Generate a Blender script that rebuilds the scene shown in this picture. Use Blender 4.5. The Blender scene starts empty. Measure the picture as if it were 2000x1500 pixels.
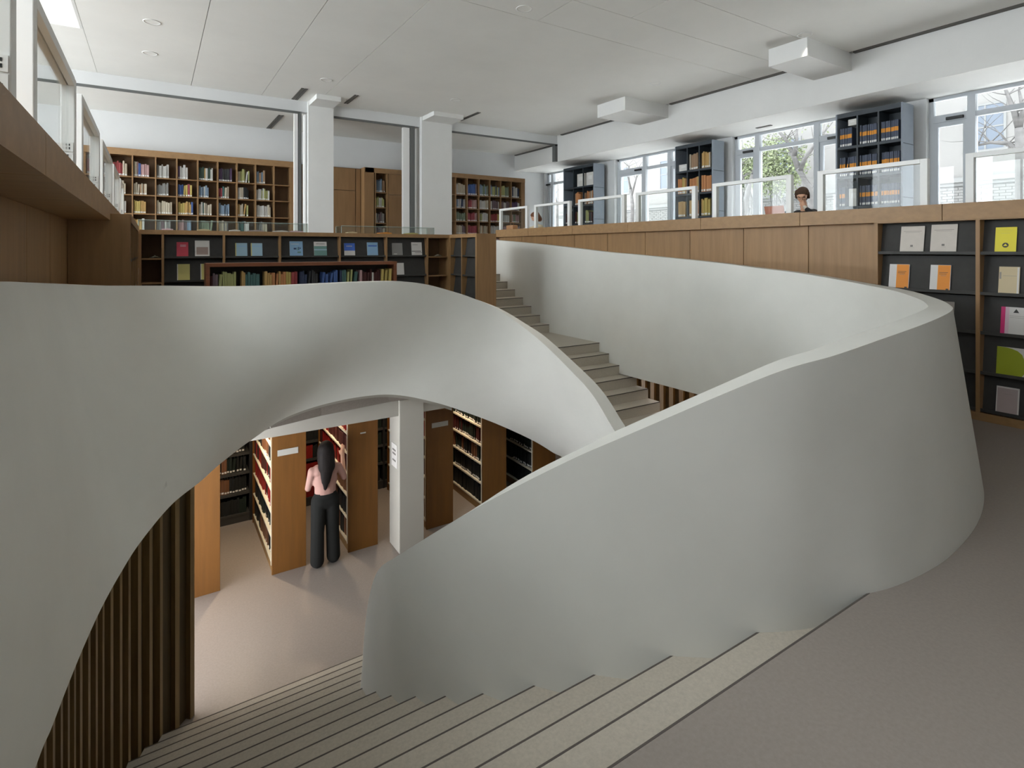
import bpy, math, random
from mathutils import Vector
random.seed(7)
S = bpy.context.scene
COL = S.collection
# ------------------------------------------------------------------ camera, world, exposure
# world: X along the rear wall, Y away from the camera's side, Z up, mezzanine floor at z = 0
FPX, VPX, HORIZON, EYE = 1088.0, 300.0, 488.5, 1.8
TH = math.atan2(700.0, FPX)
CT, ST = math.cos(TH), math.sin(TH)
cam = bpy.data.cameras.new('camera')
cam.sensor_width = 36.0
cam.lens = FPX / 2000.0 * 36.0
cam.shift_y = -(750.0 - HORIZON) / 2000.0
cam.clip_end = 200
cam_ob = bpy.data.objects.new('camera', cam)
cam_ob.location = (0, 0, EYE)
cam_ob.rotation_euler = (math.pi / 2, 0, -TH)
COL.objects.link(cam_ob)
S.camera = cam_ob
S.view_settings.view_transform = 'Standard'
S.view_settings.look = 'None'
S.view_settings.exposure = 1.5
S.view_settings.gamma = 1.0
S.view_settings.use_curve_mapping = False
S.cycles.use_denoising = True
S.cycles.max_bounces = 10
S.cycles.diffuse_bounces = 6
S.cycles.transparent_max_bounces = 16
S.cycles.sample_clamp_indirect = 4.0
S.cycles.caustics_reflective = False
S.cycles.caustics_refractive = False
W = bpy.data.worlds.new('overcast_sky')
S.world = W
W.use_nodes = True
bg = W.node_tree.nodes['Background']
bg.inputs[0].default_value = (0.90, 0.95, 1.0, 1)
bg.inputs[1].default_value = 5.4

def area(name, loc, sx, sy, rot, power, color=(1, 1, 1), portal=False, shape='RECTANGLE', parent=None, spread=math.pi):
    L = bpy.data.lights.new(name, 'AREA')
    L.shape = shape
    L.size = sx
    if shape == 'RECTANGLE':
        L.size_y = sy
    L.energy = power
    L.color = color
    L.spread = spread
    if portal:
        L.cycles.is_portal = True
    o = bpy.data.objects.new(name, L)
    o.location = loc
    o.rotation_euler = rot
    COL.objects.link(o)
    if parent:
        o.parent = parent
    return o

area('window_portal', (12.3, 5.3, 2.97), 3.3, 22.0, (0, math.pi / 2, 0), 1, portal=True)
area('roof_portal', (-3.3, .8, 6.6), 3.5, 4.5, (0, 0, 0), 1, portal=True)  # portal of the added roof light
area('window_portal', (-7.2, 5.3, 3.6), 4.6, 22.0, (0, -math.pi / 2, 0), 1, portal=True)
DOWNLIGHT_POWER = 2.0
STACK_LAMP_POWER = 3.6

def ray(x, y):
    u = (x - 1000) / FPX
    return CT * u + ST, CT - ST * u, (HORIZON - y) / FPX

def at(x, y, X=None, Y=None, Z=None):
    """A point of the photographed place from its direction and one known plane."""
    r = ray(x, y)
    d = X / r[0] if X is not None else Y / r[1] if Y is not None else (Z - EYE) / r[2]
    return d * r[0], d * r[1], EYE + d * r[2]

# ------------------------------------------------------------------ materials
def lin(c):
    return tuple(((v / 255) / 12.92 if v / 255 <= 0.04045 else ((v / 255 + 0.055) / 1.055) ** 2.4) for v in c)

MATS = {}
def mat(name, rgb, rough=0.6, grain=None, amount=0.12, bump=0.0, metal=0.0, spec=0.4):
    """rgb: linear albedo. grain: (sx, sy, sz) noise scale of a soft colour variation."""
    if name in MATS:
        return MATS[name]
    m = bpy.data.materials.new(name)
    m.use_nodes = True
    nt = m.node_tree
    b = nt.nodes['Principled BSDF']
    b.inputs['Base Color'].default_value = (*rgb, 1)
    b.inputs['Roughness'].default_value = rough
    b.inputs['Metallic'].default_value = metal
    b.inputs['Specular IOR Level'].default_value = spec
    if grain:
        tc = nt.nodes.new('ShaderNodeTexCoord')
        mp = nt.nodes.new('ShaderNodeMapping')
        mp.inputs['Scale'].default_value = grain
        nz = nt.nodes.new('ShaderNodeTexNoise')
        nz.inputs['Scale'].default_value = 1.0
        nz.inputs['Detail'].default_value = 5.0
        nz.inputs['Roughness'].default_value = 0.6
        rp = nt.nodes.new('ShaderNodeValToRGB')
        rp.color_ramp.elements[0].position = 0.3
        rp.color_ramp.elements[1].position = 0.7
        rp.color_ramp.elements[0].color = (*[v * (1 - amount) for v in rgb], 1)
        rp.color_ramp.elements[1].color = (*[min(1, v * (1 + amount)) for v in rgb], 1)
        nt.links.new(tc.outputs['Object'], mp.inputs['Vector'])
        nt.links.new(mp.outputs['Vector'], nz.inputs['Vector'])
        nt.links.new(nz.outputs['Fac'], rp.inputs['Fac'])
        nt.links.new(rp.outputs['Color'], b.inputs['Base Color'])
        if bump:
            bp = nt.nodes.new('ShaderNodeBump')
            bp.inputs['Strength'].default_value = bump
            bp.inputs['Distance'].default_value = 0.01
            nt.links.new(nz.outputs['Fac'], bp.inputs['Height'])
            nt.links.new(bp.outputs['Normal'], b.inputs['Normal'])
    MATS[name] = m
    return m

def glass_mat(name, tint=(1, 1, 1), refl=0.06, rough=0.0):
    m = bpy.data.materials.new(name)
    m.use_nodes = True
    nt = m.node_tree
    nt.nodes.remove(nt.nodes['Principled BSDF'])
    out = nt.nodes['Material Output']
    t = nt.nodes.new('ShaderNodeBsdfTransparent')
    t.inputs[0].default_value = (*tint, 1)
    g = nt.nodes.new('ShaderNodeBsdfGlossy')
    g.inputs['Roughness'].default_value = rough
    lw = nt.nodes.new('ShaderNodeLayerWeight')
    lw.inputs['Blend'].default_value = 0.12
    mx = nt.nodes.new('ShaderNodeMixShader')
    ml = nt.nodes.new('ShaderNodeMath')
    ml.operation = 'MULTIPLY_ADD'
    ml.inputs[1].default_value = 0.5
    ml.inputs[2].default_value = refl * 0.5
    nt.links.new(lw.outputs['Fresnel'], ml.inputs[0])
    nt.links.new(ml.outputs[0], mx.inputs[0])
    nt.links.new(t.outputs[0], mx.inputs[1])
    nt.links.new(g.outputs[0], mx.inputs[2])
    nt.links.new(mx.outputs[0], out.inputs[0])
    return m

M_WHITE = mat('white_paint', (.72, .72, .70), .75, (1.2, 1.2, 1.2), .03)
M_WHITE_SHADED = mat('shaded_white_paint', (.40, .375, .33), .7, (1.2, 1.2, 1.2), .03)  # same white paint, darkened in colour to stand for lower-level shade
M_CEIL = mat('ceiling_paint', (.80, .80, .765), .85, (.8, .8, .8), .03)
M_SHELL = mat('balustrade_plaster', (.69, .685, .64), .6, (1.5, 1.5, 1.5), .035)
M_WALLR = mat('room_wall_paint', (.66, .67, .67), .8, (1, 1, 1), .03)
M_FLOOR = mat('pale_terrazzo', (.285, .247, .22), .38, (55, 55, 55), .07, spec=.35)
M_STEP = mat('stair_stone', (.47, .425, .355), .5, (60, 60, 60), .09)
M_DARKLINE = mat('nosing_inlay', (.10, .085, .075), .7)
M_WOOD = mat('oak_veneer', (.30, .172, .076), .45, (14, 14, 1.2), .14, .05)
M_WOODH = mat('oak_veneer_long', (.315, .185, .086), .45, (10, .8, 14), .12, .05)
M_WOODX = mat('oak_veneer_cross', (.315, .185, .084), .45, (.8, 10, 14), .12, .05)
M_WOODB = mat('oak_cabinet', (.27, .155, .07), .5, (10, 10, 1.2), .12)
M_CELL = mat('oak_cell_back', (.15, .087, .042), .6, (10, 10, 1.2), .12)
M_STACK = mat('warm_lit_oak', (.145, .058, .009), .55, (12, 12, 1.0), .15, .05)  # oak with the warm light of the lower level put into its colour
M_STACKB = mat('warm_lit_oak_base', (.26, .15, .055), .5, (1, 12, 12), .12)
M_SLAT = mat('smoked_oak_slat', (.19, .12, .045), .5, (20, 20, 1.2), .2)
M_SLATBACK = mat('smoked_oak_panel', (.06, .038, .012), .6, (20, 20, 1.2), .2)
M_CHARCOAL = mat('charcoal_laminate', (.050, .048, .045), .6, (6, 6, 6), .10, spec=.2)
M_CHARLIP = mat('charcoal_lip', (.052, .050, .046), .5, spec=.25)
M_SLATE = mat('slate_blue_steel', (.042, .052, .062), .5, (3, 3, 3), .08)
M_SLATEL = mat('pale_slate_side', (.24, .275, .32), .5, (3, 3, 3), .05)
M_RED = mat('red_brown_veneer', (.20, .07, .03), .45, (1.5, 12, 12), .18)
M_FRAME = mat('grey_window_frame', (.50, .53, .56), .5)
M_DARKF = mat('dark_grey_profile', (.13, .135, .13), .5)
M_POST = mat('white_lacquer', (.78, .78, .76), .4)
M_STEEL = mat('cream_steel_shelf', (.66, .62, .50), .45)
M_BLACK = mat('black_plastic', (.02, .02, .02), .5)
M_SLOT = mat('diffuser_dark', (.10, .095, .085), .6)
M_CHROME = mat('lamp_reflector', (.62, .62, .62), .3, metal=.6)
M_PAPER = mat('page_paper', (.72, .69, .62), .8)
M_LABEL = mat('spine_label', (.75, .75, .73), .7)
M_PLAQUE = mat('grey_plaque', (.42, .40, .36), .5)
M_GLASS = glass_mat('clear_pane', (.985, .992, .988), .03)
M_GLASSD = glass_mat('divider_pane', (.975, .988, .98), .03)
M_CASE = glass_mat('case_glass', (.96, .98, .97), .04)
M_GLEDGE = mat('glass_edge', (.45, .56, .52), .2)

# ------------------------------------------------------------------ mesh helpers
class MB:
    def __init__(s):
        s.v, s.f, s.mi = [], [], []
    def add(s, vs, fs, mi=0):
        n = len(s.v)
        s.v += [tuple(p) for p in vs]
        for f in fs:
            s.f.append(tuple(i + n for i in f))
            s.mi.append(mi)
        return s
    def box(s, x0, x1, y0, y1, z0, z1, mi=0):
        if x0 > x1: x0, x1 = x1, x0
        if y0 > y1: y0, y1 = y1, y0
        if z0 > z1: z0, z1 = z1, z0
        return s.add([(x0, y0, z0), (x1, y0, z0), (x1, y1, z0), (x0, y1, z0), (x0, y0, z1), (x1, y0, z1), (x1, y1, z1), (x0, y1, z1)],
                     [(3, 2, 1, 0), (4, 5, 6, 7), (0, 1, 5, 4), (1, 2, 6, 5), (2, 3, 7, 6), (3, 0, 4, 7)], mi)
    def prism(s, poly, z0, z1, mi=0):
        a = sum(poly[i][0] * poly[(i + 1) % len(poly)][1] - poly[(i + 1) % len(poly)][0] * poly[i][1] for i in range(len(poly)))
        if a < 0: poly = poly[::-1]
        n = len(poly)
        vs = [(p[0], p[1], z0) for p in poly] + [(p[0], p[1], z1) for p in poly]
        fs = [tuple(range(n - 1, -1, -1)), tuple(range(n, 2 * n))]
        fs += [(i, (i + 1) % n, (i + 1) % n + n, i + n) for i in range(n)]
        return s.add(vs, fs, mi)
    def hexa(s, pts, mi=0):
        """8 points: bottom four then top four, same order as box."""
        return s.add(pts, [(3, 2, 1, 0), (4, 5, 6, 7), (0, 1, 5, 4), (1, 2, 6, 5), (2, 3, 7, 6), (3, 0, 4, 7)], mi)
    def tube(s, pts, rad, n=8, mi=0, cap=True):
        pts = [Vector(p) for p in pts]
        if not hasattr(rad, '__len__'): rad = [rad] * len(pts)
        base = len(s.v)
        for i, p in enumerate(pts):
            t = (pts[min(i + 1, len(pts) - 1)] - pts[max(i - 1, 0)]).normalized()
            a = t.cross(Vector((0, 0, 1)) if abs(t.z) < .9 else Vector((1, 0, 0))).normalized()
            b = t.cross(a)
            for k in range(n):
                w = 2 * math.pi * k / n
                s.v.append(tuple(p + (a * math.cos(w) + b * math.sin(w)) * rad[i]))
        for i in range(len(pts) - 1):
            for k in range(n):
                s.f.append((base + i * n + k, base + (i + 1) * n + k, base + (i + 1) * n + (k + 1) % n, base + i * n + (k + 1) % n))
                s.mi.append(mi)
        if cap:
            s.f.append(tuple(base + k for k in range(n))); s.mi.append(mi)
            s.f.append(tuple(base + (len(pts) - 1) * n + k for k in reversed(range(n)))); s.mi.append(mi)
        return s
    def lathe(s, prof, c, n=20, mi=0):
        base = len(s.v)
        for r, z in prof:
            for k in range(n):
                w = 2 * math.pi * k / n
                s.v.append((c[0] + r * math.cos(w), c[1] + r * math.sin(w), c[2] + z))
        for i in range(len(prof) - 1):
            for k in range(n):
                s.f.append((base + i * n + k, base + i * n + (k + 1) % n, base + (i + 1) * n + (k + 1) % n, base + (i + 1) * n + k))
                s.mi.append(mi)
        return s
    def mesh(s, name):
        me = bpy.data.meshes.new(name)
        me.from_pydata(s.v, [], s.f)
        if any(s.mi):
            me.polygons.foreach_set('material_index', s.mi)
        me.update()
        return me

def link(name, data, parent=None, loc=None):
    o = bpy.data.objects.new(name, data)
    COL.objects.link(o)
    if parent is not None:
        o.parent = parent
    if loc is not None:
        o.location = loc
    return o

def obj(name, mb, m, parent=None, smooth=False, bevel=0.0):
    me = mb.mesh(name)
    for x in (m if isinstance(m, (list, tuple)) else [m]):
        me.materials.append(x)
    if smooth:
        me.polygons.foreach_set('use_smooth', [True] * len(me.polygons))
    o = link(name, me, parent)
    if bevel:
        b = o.modifiers.new('edge', 'BEVEL')
        b.width = bevel
        b.segments = 2
        b.limit_method = 'ANGLE'
    return o

def bx(name, x0, x1, y0, y1, z0, z1, m, parent=None, bevel=0.0):
    return obj(name, MB().box(x0, x1, y0, y1, z0, z1), m, parent, bevel=bevel)

def tag(o, label, cat, group=None):
    o['label'] = label
    o['category'] = cat
    if group: o['group'] = group
    return o

def thing(name, label, cat, group=None, loc=(0, 0, 0)):
    o = bpy.data.objects.new(name, None)
    o.empty_display_size = .1
    o.location = loc
    COL.objects.link(o)
    return tag(o, label, cat, group)

def struct(o):
    o['kind'] = 'structure'
    return o

def stuff(o):
    o['kind'] = 'stuff'
    return o

def catmull(pts, n):
    """n+1 samples of a Catmull-Rom curve over the whole list of points (tuples)."""
    out = []
    m = len(pts) - 1
    for i in range(n + 1):
        t = i / n * m
        k = min(int(t), m - 1)
        f = t - k
        p = [pts[max(k - 1, 0)], pts[k], pts[k + 1], pts[min(k + 2, m)]]
        q = []
        for a, b, c, d in zip(*p):
            q.append(.5 * (2 * b + (c - a) * f + (2 * a - 5 * b + 4 * c - d) * f * f + (3 * b - a - 3 * c + d) * f ** 3))
        out.append(tuple(q))
    return out

def sweep(tops, bases, thick, inner_bottom, n, bulge=0.0):
    """A leaning balustrade: outer face from bases to tops, flat cap, inner face on the path's left."""
    T, B = catmull(tops, n), catmull(bases, n)
    IB = catmull([(z,) for z in inner_bottom], n)
    R = 6
    vs, fs = [], []
    ring = R + 1 + 1 + 1
    for i in range(n + 1):
        a, b = T[max(i - 1, 0)], T[min(i + 1, n)]
        t = Vector((b[0] - a[0], b[1] - a[1], 0))
        if t.length < 1e-6: t = Vector((0, -1, 0))
        t.normalize()
        nl = Vector((-t.y, t.x, 0))
        for k in range(R + 1):
            f = k / R
            p = Vector(B[i]).lerp(Vector(T[i]), f) + nl * (bulge * math.sin(math.pi * f))
            vs.append(tuple(p))
        p = Vector(T[i]) + nl * thick
        vs.append(tuple(p))
        bb = Vector(B[i]) + nl * thick
        vs.append((bb.x, bb.y, min(IB[i][0], T[i][2] - .05)))
    for i in range(n):
        for k in range(ring):
            k2 = (k + 1) % ring
            fs.append((i * ring + k, i * ring + k2, (i + 1) * ring + k2, (i + 1) * ring + k))
    fs.append(tuple(range(ring - 1, -1, -1)))
    fs.append(tuple(n * ring + k for k in range(ring)))
    return MB().add(vs, fs), R, ring

def smooth_by_angle(o, ang=35):
    me = o.data
    me.polygons.foreach_set('use_smooth', [True] * len(me.polygons))
    me.set_sharp_from_angle(angle=math.radians(ang))

# ------------------------------------------------------------------ the room
UP = 1.37                 # upper floor
LOW = -2.24               # lower floor
CEIL = 5.35
DESK_T, DESK_B = 2.31, 2.13
WX = 11.95                # window plane
PY = 13.87                # glazed partition line
YN, TR, RI = 1.448, .2565, .14      # front stair: first nosing, tread, riser

# right balustrade control points: (cap outer edge), (foot), inner foot height
RB = [((1.29, 4.04, -1.25), (1.27, 4.10, -1.80), -2.24), ((1.29, 3.97, -.91), (1.275, 4.0, -1.80), -2.24),
      ((1.29, 3.86, -.62), (1.29, 3.85, -1.70), -2.24), ((1.297, 3.70, -.385), (1.305, 3.65, -1.60), -2.24),
      ((1.32, 3.38, -.144), (1.34, 3.38, -1.40), -2.24), ((1.54, 2.77, .335), (1.53, 2.79, -1.10), -2.24),
      ((1.836, 2.35, .663), (1.82, 2.36, -.80), -2.24), ((2.06, 2.10, .843), (2.05, 2.11, -.60), -2.2),
      ((2.584, 1.65, 1.172), (2.57, 1.715, -.35), -2.0), ((2.93, 1.50, 1.263), (2.90, 1.55, -.25), -1.5),
      ((3.307, 1.45, 1.319), (3.27, 1.405, -.2), -1.0), ((3.73, 1.44, 1.36), (3.727, 1.349, -.2), -.7),
      ((4.08, 1.47, 1.38), (4.113, 1.358, -.2), -.5), ((4.47, 1.55, 1.383), (4.55, 1.405, -.2), -.5),
      ((4.85, 1.66, 1.375), (5.0, 1.50, -.2), -.5), ((5.24, 1.80, 1.361), (5.42, 1.64, -.2), -.5),
      ((5.65, 2.0, 1.366), (5.85, 1.86, -.2), -.5), ((6.07, 2.27, 1.375), (6.25, 2.14, -.2), -.5),
      ((6.49, 2.60, 1.388), (6.65, 2.50, -.2), -.5), ((7.01, 3.15, 1.406), (7.08, 3.10, -.2), -.5),
      ((7.25, 4.05, 1.497), (7.29, 4.02, -.2), -.5), ((7.35, 4.69, 1.542), (7.39, 4.69, -.2), -.5),
      ((7.42, 5.60, 1.615), (7.44, 5.60, -.2), -.5)]
for x, y in ((1262.7, 498), (1196, 492), (1136, 484.8), (1072, 477.6), (1012, 472), (976, 468.8)):
    p = at(x, y, X=7.44)
    RB.append((p, (7.445, p[1], -.2), -.5))
# left balustrade
def L(x, y, Y=None, X=None): return at(x, y, X=X, Y=Y)
LT = [(-.555, 1.2, 1.695), (-.555, 2.0, 1.685), (-.555, 2.7, 1.674), L(0, 550, X=-.555), L(60, 552, X=-.555), L(100, 553.5, X=-.555), L(160, 556, Y=5.85), L(215, 558, Y=6.45),
      L(300, 559.5, Y=6.70), L(400, 561, Y=6.66), L(500, 560, Y=6.58), L(600, 556, Y=6.52), L(700, 551.5, Y=6.50), L(780, 550, Y=6.52),
      L(830, 555, Y=6.57), L(880, 568, Y=6.63), L(920, 581, Y=6.62), L(968, 602, Y=6.50), L(1020, 637.5, Y=6.24), L(1062, 672, X=4.32),
      L(1110, 719, X=4.43), L(1158, 772, X=4.48), L(1209, 853, X=4.50), (4.50, 4.2, -.55), (4.50, 3.8, -.85)]
LB = [(-.46, 1.2, -.15), (-.43, 2.0, -.15), L(69, 1500, Y=2.735), L(101, 1421, Y=2.93), L(131, 1343, Y=3.16), L(164.5, 1261, Y=3.45), L(198, 1188, Y=3.76), L(233.6, 1123, Y=4.086),
      L(275, 1058, Y=4.4), L(336, 985, Y=5.0), L(392, 940, Y=5.45), L(430, 906, Y=5.9), L(490, 860, Y=6.3), L(560, 815, Y=6.58),
      L(640, 788, Y=6.74), L(720, 773, Y=6.84), L(780, 772, Y=6.88), L(850, 786, Y=6.90), L(912, 806, Y=6.97), L(975, 830, Y=7.0),
      L(1040, 860, Y=6.98), L(1080, 884, X=5.18), L(1112, 906, X=5.35), (5.40, 5.7, -1.95), (5.40, 4.8, -2.2)]
RBC = catmull([(f[0], f[1], 0) for _, f, _ in RB], 160)
def contact(y):
    """X of the right balustrade's foot beside the front stair."""
    best = min(RBC[:60], key=lambda p: abs(p[1] - y))
    return best[0] if y < 4.05 else 1.28
WALLP = [(.30, 5.56), (.06, 5.30), (-.12, 4.90), (-.25, 4.40), (-.33, 3.80), (-.37, 3.0), (-.40, 2.2), (-.42, 1.4)]
def wall_x(y):
    for (xa, ya), (xb, yb) in zip(WALLP, WALLP[1:]):
        if yb <= y <= ya:
            return xb + (xa - xb) * (y - yb) / (ya - yb)
    return .30 if y > 5 else -.42

# floors
f = obj('floor', MB().prism([(-.76, -6), (7.68, -6), (7.68, YN), (-.76, YN)], -.2, 0), M_FLOOR); struct(f)
foot = [p[:2] for p in RBC]
i0 = min(range(len(foot)), key=lambda i: abs(foot[i][0] - 3.14))
i1 = min(range(len(foot)), key=lambda i: abs(foot[i][1] - 3.55) if i > 80 else 9)
poly = [(3.14, YN)] + [(x + .04, y + .05) for x, y in foot[i0 + 1:i1]] + [(7.68, 3.55), (7.68, YN)]
struct(obj('floor', MB().prism(poly, -.2, -.0005), M_FLOOR))
struct(obj('floor', MB().box(-.76, -.47, YN, 5.2, -.2, 0), M_FLOOR))
struct(obj('floor', MB().box(5.15, 7.46, 8.2, 9.83, -.2, 0), M_STEP))
lt = [(p[0], p[1]) for p in LT]
poly = [(-.76, 5.2), (-.2, 5.2), (.1, 5.75), (.42, 6.3), (1.1, 6.72), (1.7, 6.9), (2.6, 7.04), (3.4, 7.06), (4.2, 7.1), (4.9, 7.1), (5.15, 7.1), (5.15, 9.83), (5.96, 9.83), (5.96, 11.7), (-.76, 11.7)]
struct(obj('floor', MB().prism(poly, -.2, 0), M_FLOOR))
struct(bx('floor', 7.70, 12.15, -6, 16.3, UP - .2, UP, M_FLOOR))
struct(bx('floor', -7, 7.70, 12.54, 16.3, UP - .2, UP, M_FLOOR))
struct(bx('floor', -7, 5.95, 11.70, 12.54, UP - .2, UP, M_FLOOR))
struct(bx('floor', -7, -.78, -6, 11.70, UP - .2, UP, M_FLOOR))
struct(bx('floor', -1.5, 9.2, .5, 10.3, LOW - .15, LOW, M_FLOOR))
# risers of the slabs (plain plastered upstands)
struct(bx('trim_1', 7.68, 7.70, -6, 12.54, -.2, DESK_B, M_WOOD))
struct(bx('trim_2', -7, 5.95, 11.66, 11.70, 0, UP - .2, M_WHITE))
# outer walls
struct(bx('wall_back', -7.2, 12.3, 16.3, 16.5, UP - .2, CEIL + 1.2, M_WALLR))
struct(bx('wall_rear', -7.2, 12.3, -6.2, -6.0, -.2, CEIL + 1.2, M_WALLR))
struct(bx('wall_lower_back', -1.6, 7.25, 10.2, 10.35, LOW, -.2, M_WALLR))
struct(bx('wall_lower_front', -1.6, 9.4, .35, .5, LOW, -.2, M_WALLR))
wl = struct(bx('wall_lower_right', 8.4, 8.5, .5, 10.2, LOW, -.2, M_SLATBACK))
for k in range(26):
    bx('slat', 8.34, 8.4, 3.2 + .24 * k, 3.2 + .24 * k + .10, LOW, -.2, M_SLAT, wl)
# left wall with tall windows (seen only past the left desk)
LW = [(-4, 1.0, 2.4, 5.2), (0, 1.0, 2.4, 5.2), (8.2, 1.8, UP + .3, 5.75), (12.2, 1.7, UP + .3, 5.75), (15.2, .9, UP + .3, 4.9)]
lw = MB()
edges = [-6.0]
for y, hw, za, zb in LW:
    lw.box(-7.2, -6.95, edges[-1], y - hw, UP, 6.5)
    lw.box(-7.2, -6.95, y - hw, y + hw, UP, za).box(-7.2, -6.95, y - hw, y + hw, zb, 6.5)
    edges.append(y + hw)
lw.box(-7.2, -6.95, edges[-1], 16.3, UP, 6.5)
struct(obj('wall_left', lw, M_WALLR))
for i, (y, hw, za, zb) in enumerate(LW):
    w = struct(obj('window_%d' % (5 + i), MB().box(-7.12, -7.04, y - hw, y - hw + .07, za, zb).box(-7.12, -7.04, y + hw - .07, y + hw, za, zb)
                   .box(-7.12, -7.04, y - hw + .07, y + hw - .07, za, za + .07).box(-7.12, -7.04, y - hw + .07, y + hw - .07, zb - .07, zb)
                   .box(-7.12, -7.04, y - .03, y + .03, za + .07, zb - .07), M_FRAME))
    for a, b in ((y - hw + .07, y - .03), (y + .03, y + hw - .07)):
        bx('pane', -7.085, -7.075, a, b, za + .07, zb - .07, M_GLASS, w)
# ceiling: recessed core with panels hung a hand below, so the joints read as shadow gaps
struct(bx('ceiling', -.95, 12.3, -6, 13.87, CEIL + .05, CEIL + .25, M_CEIL))
SX0, SX1, SY0, SY1 = -4.9, -1.6, -.9, 3.0      # unseen roof light, added to brighten the near balustrade
sk = MB().box(-7.2, -.95, SY1, 11.25, 6.3, 6.5).box(-7.2, -.95, -6, SY0, 6.3, 6.5).box(-7.2, SX0, SY0, SY1, 6.3, 6.5).box(SX1, -.95, SY0, SY1, 6.3, 6.5)
struct(obj('ceiling', sk, M_CEIL))
sky_ = MB()
for k in range(4):
    y = SY0 + (SY1 - SY0) * k / 3
    sky_.box(SX0, SX1, y - .03, y + .03, 6.36, 6.46)
sky_.box(-3.33, -3.27, SY0, SY1, 6.36, 6.46)
sky_ = struct(obj('window_11', sky_, M_FRAME))
bx('pane', SX0, SX1, SY0, SY1, 6.40, 6.41, M_GLASS, sky_)
struct(bx('ceiling', -7.2, -.95, 11.25, 13.87, CEIL, CEIL + .25, M_CEIL))
struct(bx('ceiling', -7.2, 12.3, PY + .16, 16.3, 5.10, 5.6, M_CEIL))
struct(bx('trim_3', -.99, -.95, -6, 11.25, CEIL, 6.5, M_WHITE))
struct(bx('trim_4', -7.2, -.95, 11.25, 11.29, CEIL + .25, 6.5, M_WHITE))
ceil = [o for o in COL.objects if o.name == 'ceiling'][0]
G = .005
rects = []
for xa, xb in ((-.95, .68), (.68, 2.08), (2.08, 3.3)):
    rects += [(xa, xb, 7.04, 13.86), (xa, xb, 3.0, 7.04), (xa, xb, -6, 3.0)]
rects += [(3.3, 10.5, 7.04, 13.87), (3.3, 5.0, 6.18, 7.04), (5.0, 10.5, 6.18, 7.04), (3.3, 6.14, 5.25, 6.18), (6.14, 10.5, 5.25, 6.18), (3.3, 10.5, -6, 5.25)]
for xa, xb, ya, yb in rects:
    bx('ceiling_panel', xa + G, xb - G, ya + G, yb - G, CEIL, CEIL + .048, M_CEIL, ceil)

# window-side beam with stubs and the dark slot beside it
bm_ = struct(bx('ceiling_beam', 10.6, 12.3, -6, 16.3, 4.56, 5.6, M_WHITE))
for y0, y1 in ((5.14, 5.83), (9.40, 10.35), (.95, 1.65)):
    bx('beam_stub', 9.15, 10.6, y0, y1, 5.04, CEIL, M_WHITE, bm_)
for y0, y1 in ((-6, .95), (1.65, 5.08), (5.9, 9.3), (10.42, 13.6)):
    bx('air_slot', 10.52, 10.6, y0, y1, CEIL - .02, CEIL + .03, M_SLOT, bm_)
bx('air_slot', 10.52, 10.6, 14.1, 16.2, 5.07, 5.12, M_SLOT, bm_)
p = at(1492, 247, Z=4.56)
bx('air_slot', p[0] - .04, p[0] + .04, p[1] - .18, p[1] + .18, 4.545, 4.56, M_SLOT, bm_)

# partition line with columns and dark steel profiles

struct(bx('wall_partition', -7.2, 10.62, PY - .008, PY + .18, 5.09, CEIL + .045, M_WALLR))
prof = struct(bx('trim_5', -1.9, 2.92, PY - .02, PY, 5.035, 5.09, M_DARKF))
bx('profile', 2.90, 2.96, PY - .02, PY + .1, UP, 5.09, M_DARKF, prof)
bx('profile', 3.72, 5.72, PY - .02, PY, 5.035, 5.09, M_DARKF, prof)
bx('profile', 5.72, 5.84, PY - .02, PY + .1, UP, 5.09, M_DARKF, prof)
bx('profile', 6.90, 10.62, PY - .02, PY, 5.05, 5.10, M_DARKF, prof)
bx('profile', 10.50, 10.60, PY - .02, PY + .12, 4.56, 5.10, M_DARKF, prof)
struct(bx('trim_6', 2.80, 2.88, PY, PY + .10, UP, 5.035, M_POST))
struct(bx('trim_7', 5.52, 5.70, PY, PY + .10, UP, 5.035, M_POST))
for x0, x1, lab in ((3.09, 3.68, 'square white column left of the pair, behind the low bookcase counter'),
                    (5.99, 6.88, 'wider square white column right of the pair, behind the low bookcase counter')):
    c = thing('column', lab, 'column', loc=((x0 + x1) / 2, PY + .2, UP))
    bx('shaft', x0, x1, PY - .13, PY + .45, UP, 5.36, M_WHITE, c)
    bx('bracket', x0 + .02, x1 - .02, PY - .85, PY - .13, 5.24, CEIL, M_WHITE, c)
    for ch in c.children: ch.location = -c.location
for (x, y, xb, yb) in ((2.72, 12.74, 2.86, 13.8), (3.86, 12.64, 3.96, 13.5), (7.0, 12.52, 7.1, 13.6)):
    o = thing('air_diffuser', 'dark slot diffuser in the ceiling %s' % ('left of the left column' if x < 3 else 'between the two columns' if x < 5 else 'right of the right column'), 'diffuser', loc=(x, y, CEIL))
    b = bx('blade', 0, (xb - x) / 2 - .008, 0, yb - y, -.012, .0, M_SLOT, o)
    bx('blade', (xb - x) / 2 + .008, xb - x, 0, yb - y, -.012, .0, M_SLOT, o)
o = thing('air_diffuser', 'dark slot diffuser in the far room ceiling left of columns', 'diffuser', loc=(2.56, 14.5, 5.10))
bx('blade', 0, .055, 0, 1.75, -.012, 0, M_SLOT, o); bx('blade', .07, .125, 0, 1.75, -.012, 0, M_SLOT, o)

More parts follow.
